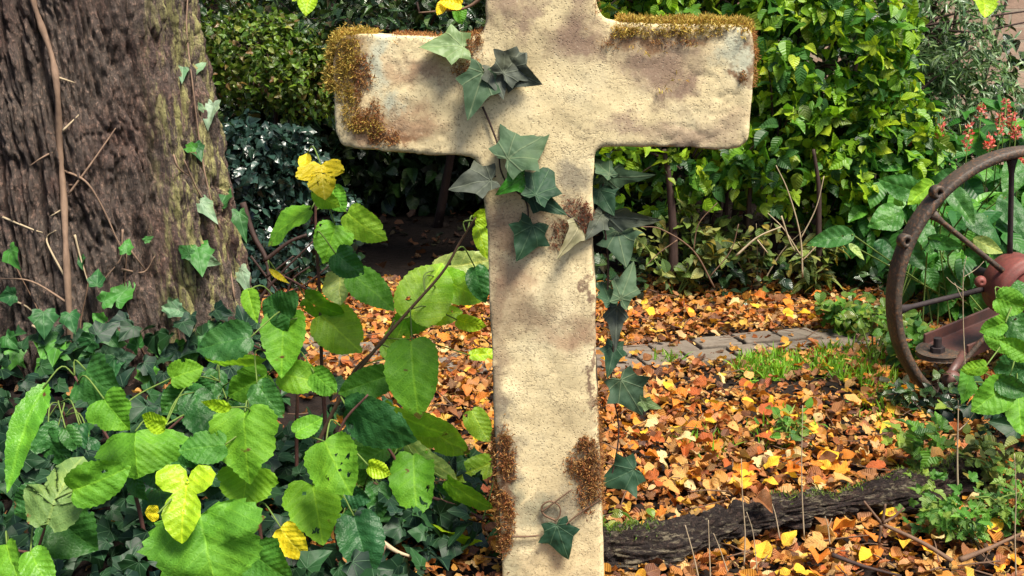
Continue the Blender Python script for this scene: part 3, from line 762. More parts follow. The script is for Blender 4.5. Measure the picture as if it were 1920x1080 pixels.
sapling('long arching bare twig slanting up to the cross shaft with broad bright leaves',
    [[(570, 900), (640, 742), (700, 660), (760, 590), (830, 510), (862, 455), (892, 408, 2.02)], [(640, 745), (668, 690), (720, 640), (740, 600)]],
    [(905, 408, 40, 34, 20, 'leaf_lime', dict(Y=2.05)), (903, 448, 62, 30, -75, 'leaf_lime', dict(Y=2.05)), (795, 550, 128, 110, 60, 'leaf_glow', dict(Y=2.1)), (868, 496, 128, 52, 10, 'leaf_pale', dict(Y=2.15, label='pale leaf with caught light put into its colour')),
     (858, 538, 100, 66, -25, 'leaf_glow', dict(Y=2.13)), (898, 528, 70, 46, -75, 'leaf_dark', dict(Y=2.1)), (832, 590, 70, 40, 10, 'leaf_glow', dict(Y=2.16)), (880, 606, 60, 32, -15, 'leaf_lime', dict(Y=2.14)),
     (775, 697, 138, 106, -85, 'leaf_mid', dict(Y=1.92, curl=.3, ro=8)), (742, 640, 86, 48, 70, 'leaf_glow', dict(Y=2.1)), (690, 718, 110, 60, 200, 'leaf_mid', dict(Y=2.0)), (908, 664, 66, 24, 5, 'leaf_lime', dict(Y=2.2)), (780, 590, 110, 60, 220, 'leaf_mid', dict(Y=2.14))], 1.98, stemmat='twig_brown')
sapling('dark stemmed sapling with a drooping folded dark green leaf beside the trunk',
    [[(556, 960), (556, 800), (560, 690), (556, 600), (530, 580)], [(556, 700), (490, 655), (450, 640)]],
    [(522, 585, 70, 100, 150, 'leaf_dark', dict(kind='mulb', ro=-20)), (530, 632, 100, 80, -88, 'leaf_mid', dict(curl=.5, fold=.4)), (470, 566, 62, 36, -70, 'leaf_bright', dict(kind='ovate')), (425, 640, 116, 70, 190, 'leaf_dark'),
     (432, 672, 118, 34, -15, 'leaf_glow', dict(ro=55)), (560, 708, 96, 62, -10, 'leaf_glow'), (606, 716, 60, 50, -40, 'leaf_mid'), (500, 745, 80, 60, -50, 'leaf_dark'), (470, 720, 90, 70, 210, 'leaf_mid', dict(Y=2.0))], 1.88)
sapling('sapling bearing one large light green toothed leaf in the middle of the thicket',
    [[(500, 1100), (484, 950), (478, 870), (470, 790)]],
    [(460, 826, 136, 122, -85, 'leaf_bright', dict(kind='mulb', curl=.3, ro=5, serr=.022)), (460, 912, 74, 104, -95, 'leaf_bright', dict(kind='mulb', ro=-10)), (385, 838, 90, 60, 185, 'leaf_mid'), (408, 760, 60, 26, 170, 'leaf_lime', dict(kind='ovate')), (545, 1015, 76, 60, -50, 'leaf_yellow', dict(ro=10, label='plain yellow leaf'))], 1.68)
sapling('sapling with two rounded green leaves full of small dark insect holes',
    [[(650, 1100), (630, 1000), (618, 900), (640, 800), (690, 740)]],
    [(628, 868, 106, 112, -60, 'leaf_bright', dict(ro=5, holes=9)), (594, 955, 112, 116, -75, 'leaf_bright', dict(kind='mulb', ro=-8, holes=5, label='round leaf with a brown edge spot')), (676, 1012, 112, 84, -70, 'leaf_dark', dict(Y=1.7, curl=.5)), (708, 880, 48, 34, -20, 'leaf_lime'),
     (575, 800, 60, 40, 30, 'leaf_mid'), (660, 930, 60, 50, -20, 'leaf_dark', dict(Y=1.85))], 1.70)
sapling('spreading sapling with a drooping dark leaf and pale leaves painted sunlit, beside the cross shaft',
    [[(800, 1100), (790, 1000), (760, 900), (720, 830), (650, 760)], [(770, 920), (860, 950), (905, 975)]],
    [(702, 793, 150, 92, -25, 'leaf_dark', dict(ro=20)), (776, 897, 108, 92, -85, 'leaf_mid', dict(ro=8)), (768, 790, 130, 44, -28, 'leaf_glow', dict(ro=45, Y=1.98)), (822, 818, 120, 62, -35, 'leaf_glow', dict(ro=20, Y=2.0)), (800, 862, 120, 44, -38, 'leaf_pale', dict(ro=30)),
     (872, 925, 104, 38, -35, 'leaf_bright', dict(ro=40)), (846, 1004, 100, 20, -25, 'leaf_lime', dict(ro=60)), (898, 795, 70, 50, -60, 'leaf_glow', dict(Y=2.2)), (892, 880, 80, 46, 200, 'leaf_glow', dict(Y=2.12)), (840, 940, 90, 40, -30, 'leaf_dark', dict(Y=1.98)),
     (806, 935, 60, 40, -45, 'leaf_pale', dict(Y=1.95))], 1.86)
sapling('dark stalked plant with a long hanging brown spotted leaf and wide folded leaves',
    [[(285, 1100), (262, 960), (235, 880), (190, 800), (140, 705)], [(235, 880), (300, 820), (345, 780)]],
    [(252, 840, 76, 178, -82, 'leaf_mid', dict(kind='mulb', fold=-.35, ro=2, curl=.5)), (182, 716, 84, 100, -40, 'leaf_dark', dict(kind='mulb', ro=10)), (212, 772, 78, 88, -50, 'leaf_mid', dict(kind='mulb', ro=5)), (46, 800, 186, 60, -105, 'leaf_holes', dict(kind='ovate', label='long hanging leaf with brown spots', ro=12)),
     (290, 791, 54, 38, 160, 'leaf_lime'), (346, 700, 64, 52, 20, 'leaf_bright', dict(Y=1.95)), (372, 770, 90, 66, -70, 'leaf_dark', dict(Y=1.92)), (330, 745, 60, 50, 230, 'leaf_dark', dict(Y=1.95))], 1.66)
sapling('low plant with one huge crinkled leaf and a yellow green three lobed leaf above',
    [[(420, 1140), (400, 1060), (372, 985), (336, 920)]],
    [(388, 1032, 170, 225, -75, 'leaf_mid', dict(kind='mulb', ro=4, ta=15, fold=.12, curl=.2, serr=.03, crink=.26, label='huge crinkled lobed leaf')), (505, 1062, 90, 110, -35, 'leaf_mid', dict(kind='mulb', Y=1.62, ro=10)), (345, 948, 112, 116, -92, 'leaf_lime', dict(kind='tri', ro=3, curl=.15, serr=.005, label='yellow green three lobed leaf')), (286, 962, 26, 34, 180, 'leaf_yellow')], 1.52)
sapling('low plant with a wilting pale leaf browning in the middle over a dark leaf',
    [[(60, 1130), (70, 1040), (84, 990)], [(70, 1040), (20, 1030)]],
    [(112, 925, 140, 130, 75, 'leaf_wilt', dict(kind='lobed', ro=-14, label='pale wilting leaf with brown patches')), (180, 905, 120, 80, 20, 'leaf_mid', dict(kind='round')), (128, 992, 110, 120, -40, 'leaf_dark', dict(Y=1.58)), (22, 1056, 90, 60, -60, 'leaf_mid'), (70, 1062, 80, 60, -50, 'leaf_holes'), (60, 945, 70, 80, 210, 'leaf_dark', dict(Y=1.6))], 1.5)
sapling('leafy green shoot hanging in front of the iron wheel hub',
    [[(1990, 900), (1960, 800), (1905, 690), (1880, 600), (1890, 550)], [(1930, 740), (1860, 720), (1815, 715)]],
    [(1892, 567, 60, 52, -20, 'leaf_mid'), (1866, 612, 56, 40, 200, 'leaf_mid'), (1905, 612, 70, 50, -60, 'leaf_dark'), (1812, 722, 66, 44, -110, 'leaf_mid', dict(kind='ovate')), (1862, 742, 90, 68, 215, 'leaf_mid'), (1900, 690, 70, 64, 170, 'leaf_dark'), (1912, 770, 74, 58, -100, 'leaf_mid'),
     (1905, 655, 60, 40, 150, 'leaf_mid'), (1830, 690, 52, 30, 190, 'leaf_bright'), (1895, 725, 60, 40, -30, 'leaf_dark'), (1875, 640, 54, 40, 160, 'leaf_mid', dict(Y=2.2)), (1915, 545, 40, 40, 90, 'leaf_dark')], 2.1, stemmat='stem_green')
# more leafy filler shoots low in the thicket, each a small plant
FILL = [('short sprig of dark leaves at the foot of the tree', (420, 760), 2.1, 'leaf_dark'), ('small leafy sprig under the wide folded leaf', (300, 900), 1.75, 'leaf_dark'), ('small leafy sprig behind the insect holed leaves', (690, 960), 1.95, 'leaf_dark'),
        ('small sprig of dull leaves beside the base of the cross', (880, 1030), 1.98, 'leaf_dark'), ('dark leafy sprig at the base of the thick vine stem', (120, 800), 2.0, 'leaf_dark'), ('low sprig of mid green leaves below the arching twig', (720, 860), 2.1, 'leaf_mid')]
for lab, (fx, fy), fy3, fm in FILL:
    lv = []
    for k in range(7):
        lv.append((fx + random.uniform(-55, 55), fy + random.uniform(-50, 50), random.uniform(50, 80), random.uniform(36, 60), random.uniform(-150, -20), fm))
    sapling(lab, [[(fx, fy + 90), (fx + 5, fy), (fx - 8, fy - 45)]], lv, fy3, cat='shoot', name='leafy_shoot', r0=.003)

# ------------------------------------------------------------------ ivy on the cross
def ivy_sprig(label, stems, leaves, place, name='ivy_sprig', stemr=.0017, smat='twig_dark', kind='ivy'):
    P3 = [[place(x, y, .006) for x, y in s] for s in stems]
    o = thing(name, label, 'ivy', P3[0][0])
    for p in P3:
        q = spline(p, 6); mb = MB(); mb.tube(q, taper(len(q), stemr, stemr * .7), 6); mb.build('stem', G[smat], o)
    for l in leaves:
        px, py, L, W, th, mat = l[:6]; ex = dict(l[6]) if len(l) > 6 else {}
        off = ex.pop('off', random.uniform(.012, .024)) * .75
        leaf_obj(o, px, py, L, W, th, None, mat, kind=kind, P=place(px, py, off), **ex)
    return o
def cross_place(px, py, off):
    h = cross_hit(px, py); d = ray(px, py).normalized()
    return h[0] - d * off if h[0] else on_cross(px, py, off)
def behind_place(px, py, off):
    return on_cross(px, py, -THK * .5 + off)
fl = dict(ta=0, fold=.1, curl=.12)
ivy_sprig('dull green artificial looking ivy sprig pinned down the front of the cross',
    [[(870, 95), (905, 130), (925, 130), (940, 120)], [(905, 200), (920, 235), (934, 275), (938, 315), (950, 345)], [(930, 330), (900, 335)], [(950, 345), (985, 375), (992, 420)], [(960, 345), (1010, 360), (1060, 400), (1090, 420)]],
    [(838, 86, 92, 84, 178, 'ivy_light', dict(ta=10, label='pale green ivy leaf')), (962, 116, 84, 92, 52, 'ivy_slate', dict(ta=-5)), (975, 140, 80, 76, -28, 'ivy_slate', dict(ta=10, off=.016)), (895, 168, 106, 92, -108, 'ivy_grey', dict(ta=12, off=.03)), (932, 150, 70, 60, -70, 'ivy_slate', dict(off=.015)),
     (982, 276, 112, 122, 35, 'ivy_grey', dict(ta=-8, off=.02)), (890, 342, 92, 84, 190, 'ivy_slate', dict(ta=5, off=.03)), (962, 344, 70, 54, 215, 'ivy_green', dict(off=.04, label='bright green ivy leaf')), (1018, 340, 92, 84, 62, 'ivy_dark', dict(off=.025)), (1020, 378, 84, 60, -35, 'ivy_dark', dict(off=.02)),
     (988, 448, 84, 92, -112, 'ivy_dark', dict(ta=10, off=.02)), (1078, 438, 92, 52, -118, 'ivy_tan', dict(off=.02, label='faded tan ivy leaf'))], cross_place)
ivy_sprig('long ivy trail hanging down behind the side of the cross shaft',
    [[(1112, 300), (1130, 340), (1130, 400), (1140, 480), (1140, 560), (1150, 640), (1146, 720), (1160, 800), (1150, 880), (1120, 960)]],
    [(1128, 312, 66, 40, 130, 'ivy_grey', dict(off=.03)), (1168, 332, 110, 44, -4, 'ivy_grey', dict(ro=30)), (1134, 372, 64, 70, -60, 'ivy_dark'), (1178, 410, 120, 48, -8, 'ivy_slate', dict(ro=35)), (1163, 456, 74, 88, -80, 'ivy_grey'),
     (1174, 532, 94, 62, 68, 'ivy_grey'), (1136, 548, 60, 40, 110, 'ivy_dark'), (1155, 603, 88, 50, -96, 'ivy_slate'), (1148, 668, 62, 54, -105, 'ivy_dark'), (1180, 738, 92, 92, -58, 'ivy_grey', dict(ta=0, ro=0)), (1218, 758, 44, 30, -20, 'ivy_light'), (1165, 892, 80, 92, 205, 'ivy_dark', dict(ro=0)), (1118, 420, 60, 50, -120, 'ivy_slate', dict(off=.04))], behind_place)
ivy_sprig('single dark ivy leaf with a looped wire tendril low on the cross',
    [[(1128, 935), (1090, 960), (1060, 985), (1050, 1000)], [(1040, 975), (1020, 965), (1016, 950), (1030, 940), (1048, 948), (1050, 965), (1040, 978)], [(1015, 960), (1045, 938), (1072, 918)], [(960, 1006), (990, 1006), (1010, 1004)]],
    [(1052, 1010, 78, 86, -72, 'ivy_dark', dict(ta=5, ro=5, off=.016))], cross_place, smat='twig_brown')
# ivy on the tree
ivy_sprig('ivy strand with silvery and green leaves climbing the lichen covered edge of the trunk',
    [[(440, 560), (425, 470), (405, 410), (385, 330), (372, 250), (360, 150), (350, 60), (352, -10)], [(400, 400), (372, 360), (345, 300)]],
    [(342, 134, 44, 26, -80, 'ivy_silver'), (372, 125, 36, 28, 60, 'ivy_silver'), (394, 212, 56, 46, -100, 'ivy_silver'), (372, 198, 40, 14, 140, 'ivy_silver'), (352, 276, 40, 24, 170, 'ivy_live'), (370, 282, 40, 34, -60, 'ivy_live'), (388, 392, 62, 34, -50, 'ivy_silver'), (420, 370, 48, 44, 80, 'ivy_live'),
     (452, 418, 62, 34, -75, 'ivy_live', dict(label='bright green ivy leaf')), (372, 482, 66, 56, -70, 'ivy_live'), (346, 470, 40, 30, 150, 'ivy_live'), (458, 524, 60, 32, -70, 'ivy_silver'), (392, 488, 40, 36, -20, 'ivy_silver'), (330, 580, 50, 44, -30, 'ivy_silver')], on_trunk, name='ivy_strand', stemr=.0022, smat='vine_stem', kind='ivyl')
lv = [(24, 482, 50, 44, -60, 'ivy_live'), (14, 556, 40, 40, 190, 'ivy_live'), (82, 604, 54, 52, -80, 'ivy_live'), (134, 602, 44, 44, -70, 'ivy_live'), (182, 522, 40, 34, 100, 'ivy_live'), (232, 546, 62, 50, 60, 'ivy_live'), (238, 462, 34, 30, 90, 'ivy_live'), (278, 448, 20, 16, 30, 'ivy_live'),
      (205, 632, 50, 46, -50, 'ivy_live'), (252, 634, 56, 44, 120, 'ivy_live'), (300, 648, 44, 40, 60, 'ivy_live'), (160, 642, 44, 44, 200, 'ivy_live'), (104, 660, 48, 46, -100, 'ivy_live'), (205, 560, 40, 38, 30, 'ivy_live'), (152, 490, 28, 24, -80, 'ivy_live'), (322, 578, 40, 34, 170, 'ivy_silver'), (20, 640, 44, 40, -40, 'ivy_live'), (186, 598, 36, 36, 150, 'ivy_live')]
for k in range(40):
    lv.append((random.uniform(0, 470), random.uniform(600, 720) + random.uniform(0, 40), random.uniform(34, 56), random.uniform(30, 52), random.uniform(-160, 40), random.choice(['ivy_live', 'ivy_live', 'ivy_live', 'ivy_dark'])))
ivy_sprig('young ivy plant spreading dark glossy leaves over the foot of the trunk',
    [[(300, 720), (260, 640), (235, 560), (238, 470)], [(160, 720), (150, 620), (165, 530), (152, 490)], [(60, 690), (80, 610), (30, 500)], [(350, 700), (330, 600)]], lv,
    lambda x, y, off: on_trunk(x, y, off + random.uniform(0, .07) * (off > .01)), name='ivy_plant', stemr=.0016, smat='twig_brown', kind='ivyl')

# ================================================================== WHEEL AND MACHINE
def machine():
    ctr = at(1907, 536, 2.78)
    rot = Matrix.Translation(ctr) @ Matrix.Rotation(R_(13), 4, 'Z') @ Matrix.Rotation(R_(0), 4, 'X')
    q = ppm(1907, 536, 2.78); Rw = 262 / q
    o = thing('farm_machine', 'rusted old farm machine with a spoked cast iron wheel and red hub, half overgrown', 'machine', (ctr.x, ctr.y, 0))
    wh = bpy.data.objects.new('wheel', None); C.objects.link(wh); wh.location = (0, 0, 0); wh.empty_display_size = .05
    wh.location = ctr; wh.parent = o; wh.matrix_parent_inverse = Matrix.Translation(-Vector(o.location))
    def sub(mb, name, mat, **k):
        ob = mb.build(name, mat, None, **k); ob.parent = wh; ob.matrix_parent_inverse = Matrix.Translation(-ctr); return ob
    mb = MB(); w2 = .0235
    prof = [(Rw - .015, -w2), (Rw - .002, -w2), (Rw, -w2 + .004), (Rw + .001, 0), (Rw, w2 - .004), (Rw - .002, w2), (Rw - .015, w2), (Rw - .019, w2 - .004), (Rw - .015, .006), (Rw - .015, -.006), (Rw - .019, -w2 + .004)]
    mb.rev(rot, prof, 120); sub(mb, 'rim', G['iron'])
    for ang in (158, 135.5, 112, 182, 90):
        M = rot @ Matrix.Rotation(R_(-ang), 4, 'Y') @ Matrix.Translation((Rw + .004, -w2 * .55, 0))
        lug = MB(); lug.rev(M, [(.006, -.010), (.014, -.010), (.016, -.006), (.016, .012), (.006, .012)], 20)
        if ang in (158, 135.5): sub(lug, 'lug', G['iron'])
    for k in range(8):
        a = R_(98 + 45 * k); off = -.012 if k % 2 else .012
        p0 = rot @ Vector((.045 * math.cos(a), off * 2.2, .045 * math.sin(a))); p1 = rot @ Vector(((Rw - .022) * math.cos(a), off * .5, (Rw - .022) * math.sin(a)))
        d = p1 - p0
        mb = MB(); mb.tube([p0, p0 + d * .25, p0 + d * .85, p0 + d * .93, p1], [.0070, .0062, .0060, .009, .014], 12)
        sub(mb, 'spoke', G['dark_iron'] if k % 2 == 0 else G['iron'])
    mb = MB(); hr = 60 / q
    mb.rev(rot, [(.012, -.075), (hr * .55, -.075), (hr * .6, -.068), (hr * .6, -.050), (hr * .62, -.046), (hr * .74, -.058), (hr * .78, -.046), (hr * .92, -.046), (hr, -.038), (hr, .03), (hr * .7, .045), (.012, .05)], 48); sub(mb, 'hub', G['redpaint'])
    mb = MB()
    mb.tube([rot @ Vector((0, -.11, 0)), rot @ Vector((0, .16, 0))], .0125, 16); mb.build('axle', G['dark_iron'], o)
    # frame rail: a shallow channel with a rounded toe, resting low behind the wheel
    a = at(1772, 662, 2.80); b = at(2010, 560, 3.12)
    d = (b - a); L = d.length; d.normalize(); s = d.cross(Vector((0, 0, 1))).normalized(); u = s.cross(d).normalized()
    mb = MB(); wv = .062
    prof2 = [(-wv, .034), (-wv, 0), (wv, 0), (wv, .034), (wv - .007, .034), (wv - .007, .007), (-wv + .007, .007), (-wv + .007, .034)]
    st = np.linspace(0, L, 6); V = []
    for t in st:
        for x, y in prof2: V.append(a + d * t + s * x + u * y)
    F = []
    for i in range(5):
        for j in range(8): F.append((i * 8 + j, i * 8 + (j + 1) % 8, (i + 1) * 8 + (j + 1) % 8, (i + 1) * 8 + j))
    F += [tuple(range(8))[::-1], tuple(range(40, 48))]
    mb.add(V, F); mb.build('rail', G['railpaint'], o, smooth=False, bevel=.002)
    mb = MB(); n = 14; V = []
    for zz in (0, .012):
        V += [a - d * (math.sin(math.pi * i / n) * .07) + s * (math.cos(math.pi * i / n) * wv) + u * zz for i in range(n + 1)]
    F = [tuple(range(n + 1)), tuple(range(2 * n + 1, n, -1))] + [(i, i + 1, n + 2 + i, n + 1 + i) for i in range(n)] + [(n, 0, n + 1, 2 * n + 1)]
    mb.add(V, F); mb.build('toe_plate', G['iron'], o, smooth=False, bevel=.002)
    mb = MB(); c = a - d * .030 + u * .012
    mb.tube([c, c + u * .012], .017, 6); mb.tube([c + u * .010, c + u * .034], .0095, 14); mb.build('bolt', G['dark_iron'], o, smooth=False)
    mb = MB(); c = at(1784, 712, 2.66)
    mb.rev(Matrix.Translation(c), [(.001, -.022), (.012, -.018), (.020, -.009), (.022, 0), (.020, .009), (.012, .018), (.001, .022)], 24); mb.build('knob', G['railpaint'], o)
    mb = MB(); mb.tube([c + Vector((0, .02, 0)), c + Vector((.06, .10, .03))], .010, 10); mb.build('lever', G['railpaint'], o)
    mb = MB(); c = at(1852, 528, 2.7)
    mb.rev(Matrix.Translation(at(1838, 528, 2.72)), [(.001, -.012), (.010, -.010), (.014, 0), (.010, .010), (.001, .012)], 16); mb.build('grease_cap', G['redpaint'], o)
machine()

# ================================================================== LOG
def log():
    o = thing('log', 'fallen dark rotting log lying across the leaf litter beside the cross', 'log', at(1480, 980, 2.1))
    ax = [(1090, 1050, 1.88), (1190, 1030, 1.90), (1330, 994, 1.96), (1480, 960, 2.02), (1620, 934, 2.07), (1760, 908, 2.12), (1826, 900, 2.15)]
    pts = spline([at(*p) for p in ax], 22)
    for q_, p in enumerate(pts): p.z += .007 * math.sin(q_ * .11 + .6) - .004; p.y += .008 * math.sin(q_ * .16)
    n, k = len(pts), 150
    a = np.linspace(0, 2 * np.pi, k, endpoint=False)
    Vs = []
    s = 0
    for i, p in enumerate(pts):
        t = (pts[min(i + 1, n - 1)] - pts[max(0, i - 1)]).normalized(); b = t.cross(Vector((0, 0, 1))).normalized(); c = b.cross(t)
        if i: s += (p - pts[i - 1]).length
        r = .046 + .007 * math.sin(s * 9 + 1) + .004 * math.sin(s * 23) - .006 * (i / n)
        if i > n - 4: r *= .92 - .05 * (i - n + 4)
        u = a * .045
        rr0 = u
        rr = r + .009 * (fbm(np.stack([np.cos(a) * 1.5, np.sin(a) * 1.5, a * 0 + s * 9], -1), 3, 5) - .5) * 2 + bark_disp(np.full(k, s) * .5, u * 2.2 + 0 * a, .015, 41) + .010 * (fbm(np.stack([np.cos(a) * 4, np.sin(a) * 4, a * 0 + s * 30], -1), 3, 15) - .5) - .006 * plates(np.full(k, s) * 16 + rr0 * 0, u * 90, .4, 9) + .005 * (vnoise(np.stack([np.cos(a) * 12, np.sin(a) * 12, a * 0 + s * 160], -1), 6) - .5)
        Vs.append(np.array(p)[None] + np.cos(a)[:, None] * np.array(b) * rr[:, None] + np.sin(a)[:, None] * np.array(c) * rr[:, None])
    V = np.concatenate(Vs)
    F = [(i * k + j, i * k + (j + 1) % k, (i + 1) * k + (j + 1) % k, (i + 1) * k + j) for i in range(n - 1) for j in range(k)]
    F += [tuple(range(k))[::-1], tuple(range((n - 1) * k, n * k))]
    add_mesh('bark', V, F, G['log_bark'], o)
    # moss on top, and a snapped stub
    P, N = [], []
    for _ in range(1500):
        i = random.choice([random.randrange(3, 30), random.randrange(60, 100), random.randrange(100, n - 3)]); ang = random.gauss(math.pi / 2 + .3, .35)
        q = Vs[i][int((ang % 6.283) / 6.283 * k) % k]; nn = q - np.array(pts[i]); nn /= np.linalg.norm(nn)
        P.append(q); N.append(nn)
    P, N = np.array(P), np.array(N)
    batch('moss_patch', MOSS_T, P, frames(rand_unit(len(P)), N + rand_unit(len(P)) * .7), rng.uniform(.005, .012, len(P)), G['shrub_moss'], o)
log()

# ================================================================== LEAF LITTER
LIT_T = [leaf_tmpl(kd, 7, 1, f, c, .10, seed=s, width=wd, twist=tw) for s, (kd, f, c, wd, tw) in enumerate([('ovate', .3, .3, 1.1, .4), ('ovate', -.2, .4, 1.2, -.5), ('round', .25, .3, .85, .3), ('round', .5, -.3, .8, .2), ('maple', .3, .3, 1.1, .4), ('maple', .15, -.35, 1.1, -.3), ('lance', .4, .5, 1.3, .2), ('ovate', .6, .2, 1.3, .2)])]
def litter_density(x, y):
    d = np.ones_like(x)
    pd = path_dist(x, y)
    edge = PW * (.55 + .8 * vnoise(np.stack([x * 9, y * 9, x * 0], -1), 44))
    onp = (pd < edge) & (x > .12) & (x < 1.0)
    d = np.where(onp, .12, d)
    d = np.where((x < -.42) & (y < 2.55), .12, d)
    d = np.where((x > -1.3) & (x < -.35) & (y > 2.1) & (y < 2.6), .05, d)
    d = np.where((y > 3.9) & (x < .35), np.clip(1 - (y - 3.9) / .2, .0, 1), d)
    d = np.where((y > 3.95), np.clip(1 - (y - 3.95) / .3, .0, 1) * d, d)
    d = np.where((np.hypot(x - .50, y - 2.86) < .10) | (np.hypot(x - .72, y - 2.84) < .13), .35, d)
    d = np.where((x > .95) & (y < 2.5) & (y > 2.1), .35, d)
    return d
def litter():
    n = 62000
    x = rng.uniform(-1.5, 2.6, n); y = 1.55 + (4.6 - 1.55) * rng.uniform(0, 1, n) ** 1.0
    keep = (rng.uniform(0, 1, n) < litter_density(x, y)) & (np.abs(x) < .5 * y + .35)
    x, y = x[keep], y[keep]; k = len(x)
    pos = np.stack([x, y, gz(x, y) + rng.uniform(.002, .028, k)], 1)
    nrm = rand_unit(k) * .66 + np.array([0, -.05, 1.0])
    sc = rng.uniform(.012, .033, k)
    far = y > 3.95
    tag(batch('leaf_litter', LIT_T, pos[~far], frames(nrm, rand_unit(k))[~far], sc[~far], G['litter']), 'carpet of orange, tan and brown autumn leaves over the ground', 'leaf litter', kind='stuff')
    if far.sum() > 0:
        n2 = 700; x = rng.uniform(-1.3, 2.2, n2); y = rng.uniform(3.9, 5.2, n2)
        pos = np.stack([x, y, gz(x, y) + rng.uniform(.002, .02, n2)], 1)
        tag(batch('shaded_leaf_litter', LIT_T, pos, frames(rand_unit(n2) * .6 + [0, 0, 1], rand_unit(n2)), rng.uniform(.025, .05, n2), G['litter_shade']), 'fallen leaves on the soil under the shrubs, shade put into their colour', 'leaf litter', kind='stuff')
litter()
def twig_litter():
    mb = MB()
    for _ in range(420):
        y = random.uniform(1.75, 3.9); x = random.uniform(-.5, .5 * y)
        a = random.uniform(0, 6.28); L = random.uniform(.02, .09); z = float(gz(x, y)) + random.uniform(.02, .036)
        p = Vector((x, y, z)); d = Vector((math.cos(a), math.sin(a), random.uniform(-.1, .2))) * L
        mb.tube([p, p + d * .5 + Vector((0, 0, random.uniform(-.004, .006))), p + d], [.0016, .0013, .0008], 4)
    tag(mb.build('twig_litter', G['twig_brown']), 'scattered bits of thin dead twig among the fallen leaves', 'twig litter', kind='stuff')
twig_litter()
def fallen_leaves():
    zones = [('in front of the dark log', lambda: (random.uniform(1190, 1915), random.uniform(985, 1078))), ('between the log and the paved path', lambda: (random.uniform(1140, 1700), random.uniform(700, 960))),
             ('between the log and the paved path', lambda: (random.uniform(1140, 1560), random.uniform(760, 950))), ('beyond the paved path', lambda: (random.uniform(1140, 1640), random.uniform(572, 640))), ('behind the saplings beside the cross', lambda: (random.uniform(520, 915), random.uniform(560, 860)))]
    wts = [58, 70, 86, 50, 36]
    tms = [leaf_tmpl(kd, 15, 3, f, c, .09, seed=40 + s, width=wd, twist=tw, serr=.006) for s, (kd, f, c, wd, tw) in enumerate([('ovate', .5, .5, 1.15, .5), ('ovate', -.25, .6, 1.2, -.6), ('round', .4, .6, .85, .4), ('round', .6, -.4, .8, .3), ('maple', .4, .5, 1., .5), ('ovate', .8, .4, 1.3, .2), ('lobed', .3, .6, .9, .5)])]
    meshes = {}
    for (zn, fn), n in zip(zones, wts):
        for _ in range(n):
            px, py = fn()
            d = ray(px, py); t = -H / d.z; x, y = d.x * t, d.y * t
            if litter_density(np.array([x]), np.array([y]))[0] < .3 and random.random() < .7: continue
            # keep clear of the log's own body
            lx = 1.88 + (x - .1) * .42
            if abs(y - lx) < .085 and .1 < x < .95: y += .17 if y > lx else -.145
            col = random.choices(list(FALL), [17, 28, 22, 18, 8, 7])[0]; ti = random.randrange(len(tms))
            if (col, ti) not in meshes:
                ob = add_mesh('fallen_leaf', tms[ti][0], tms[ti][1], G['fallen_' + col.replace(' ', '_')], uv=tms[ti][2]); meshes[col, ti] = ob.data
            else:
                ob = bpy.data.objects.new('fallen_leaf', meshes[col, ti]); C.objects.link(ob)
            nrm = np.array([[random.gauss(0, .45), random.gauss(-.1, .45), 1]]); fr = frames(nrm, rand_unit(1))[0]
            M = Matrix(fr.tolist()).to_4x4()
            ob.matrix_world = Matrix.Translation((x, y, float(gz(x, y)) + random.uniform(.024, .038))) @ M @ Matrix.Scale(random.uniform(.025, .043), 4)
            tag(ob, f'{col} fallen leaf lying on the leaf litter {zn}', 'fallen leaf', 'fallen leaves on the ground')
    for i, (col, px, py, Y) in enumerate([('brown', 1418, 938, 1.98), ('orange', 1588, 892, 2.05), ('rust red', 1660, 882, 2.08), ('tan', 1745, 862, 2.12)]):
        me = next(v for k, v in meshes.items() if k[0] == col)
        ob = bpy.data.objects.new('fallen_leaf', me); C.objects.link(ob)
        fr = frames(np.array([[random.gauss(0, .3), -.3, 1]]), rand_unit(1))[0]
        ob.matrix_world = Matrix.Translation(at(px, py, Y) + Vector((0, 0, .006))) @ Matrix(fr.tolist()).to_4x4() @ Matrix.Scale(random.uniform(.03, .045), 4)
        tag(ob, f'{col} fallen leaf resting on top of the dark log', 'fallen leaf', 'fallen leaves on the ground')
fallen_leaves()

# ================================================================== GROUND COVER
IVY_T = [leaf_tmpl('ivyl', 6, 1, f, c, .06, seed=60 + s, twist=tw) for s, (f, c, tw) in enumerate([(.15, .25, .2), (.3, .4, -.3), (-.1, .3, .3), (.1, .1, 0)])]
def ground_ivy(name, label, regions, size, mat='ivy_ground', tm=IVY_T):
    P, S = [], []
    for (x0, x1, y0, y1, n, zmax) in regions:
        x = rng.uniform(x0, x1, n); y = rng.uniform(y0, y1, n)
        ok = (np.hypot(x - TX, y - TY) > .36) & (vnoise(np.stack([x * 11, y * 11, x * 0], -1), 12) > .33)
        x, y = x[ok], y[ok]
        P.append(np.stack([x, y, gz(x, y) + .01 + zmax * rng.uniform(0, 1, len(x)) ** 1.4], 1))
    P = np.concatenate(P); k = len(P)
    N = rand_unit(k) * .8 + np.array([.05, -.45, .9])
    tag(batch(name, tm, P, frames(N, rand_unit(k) + [0, -.4, -.3]), rng.uniform(*size, k), G[mat]), label, 'ground cover', kind='stuff')
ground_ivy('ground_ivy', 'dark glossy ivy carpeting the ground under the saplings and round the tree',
           [(-1.7, -.5, 2.0, 2.75, 1000, .14), (-1.3, -.12, 1.5, 2.1, 1200, .11), (-.55, -.05, 1.85, 2.15, 260, .10), (-.62, -.2, 2.1, 2.5, 160, .08), (.95, 1.7, 2.2, 2.62, 520, .10), (1.0, 1.5, 1.85, 2.2, 160, .05)], (.030, .062))
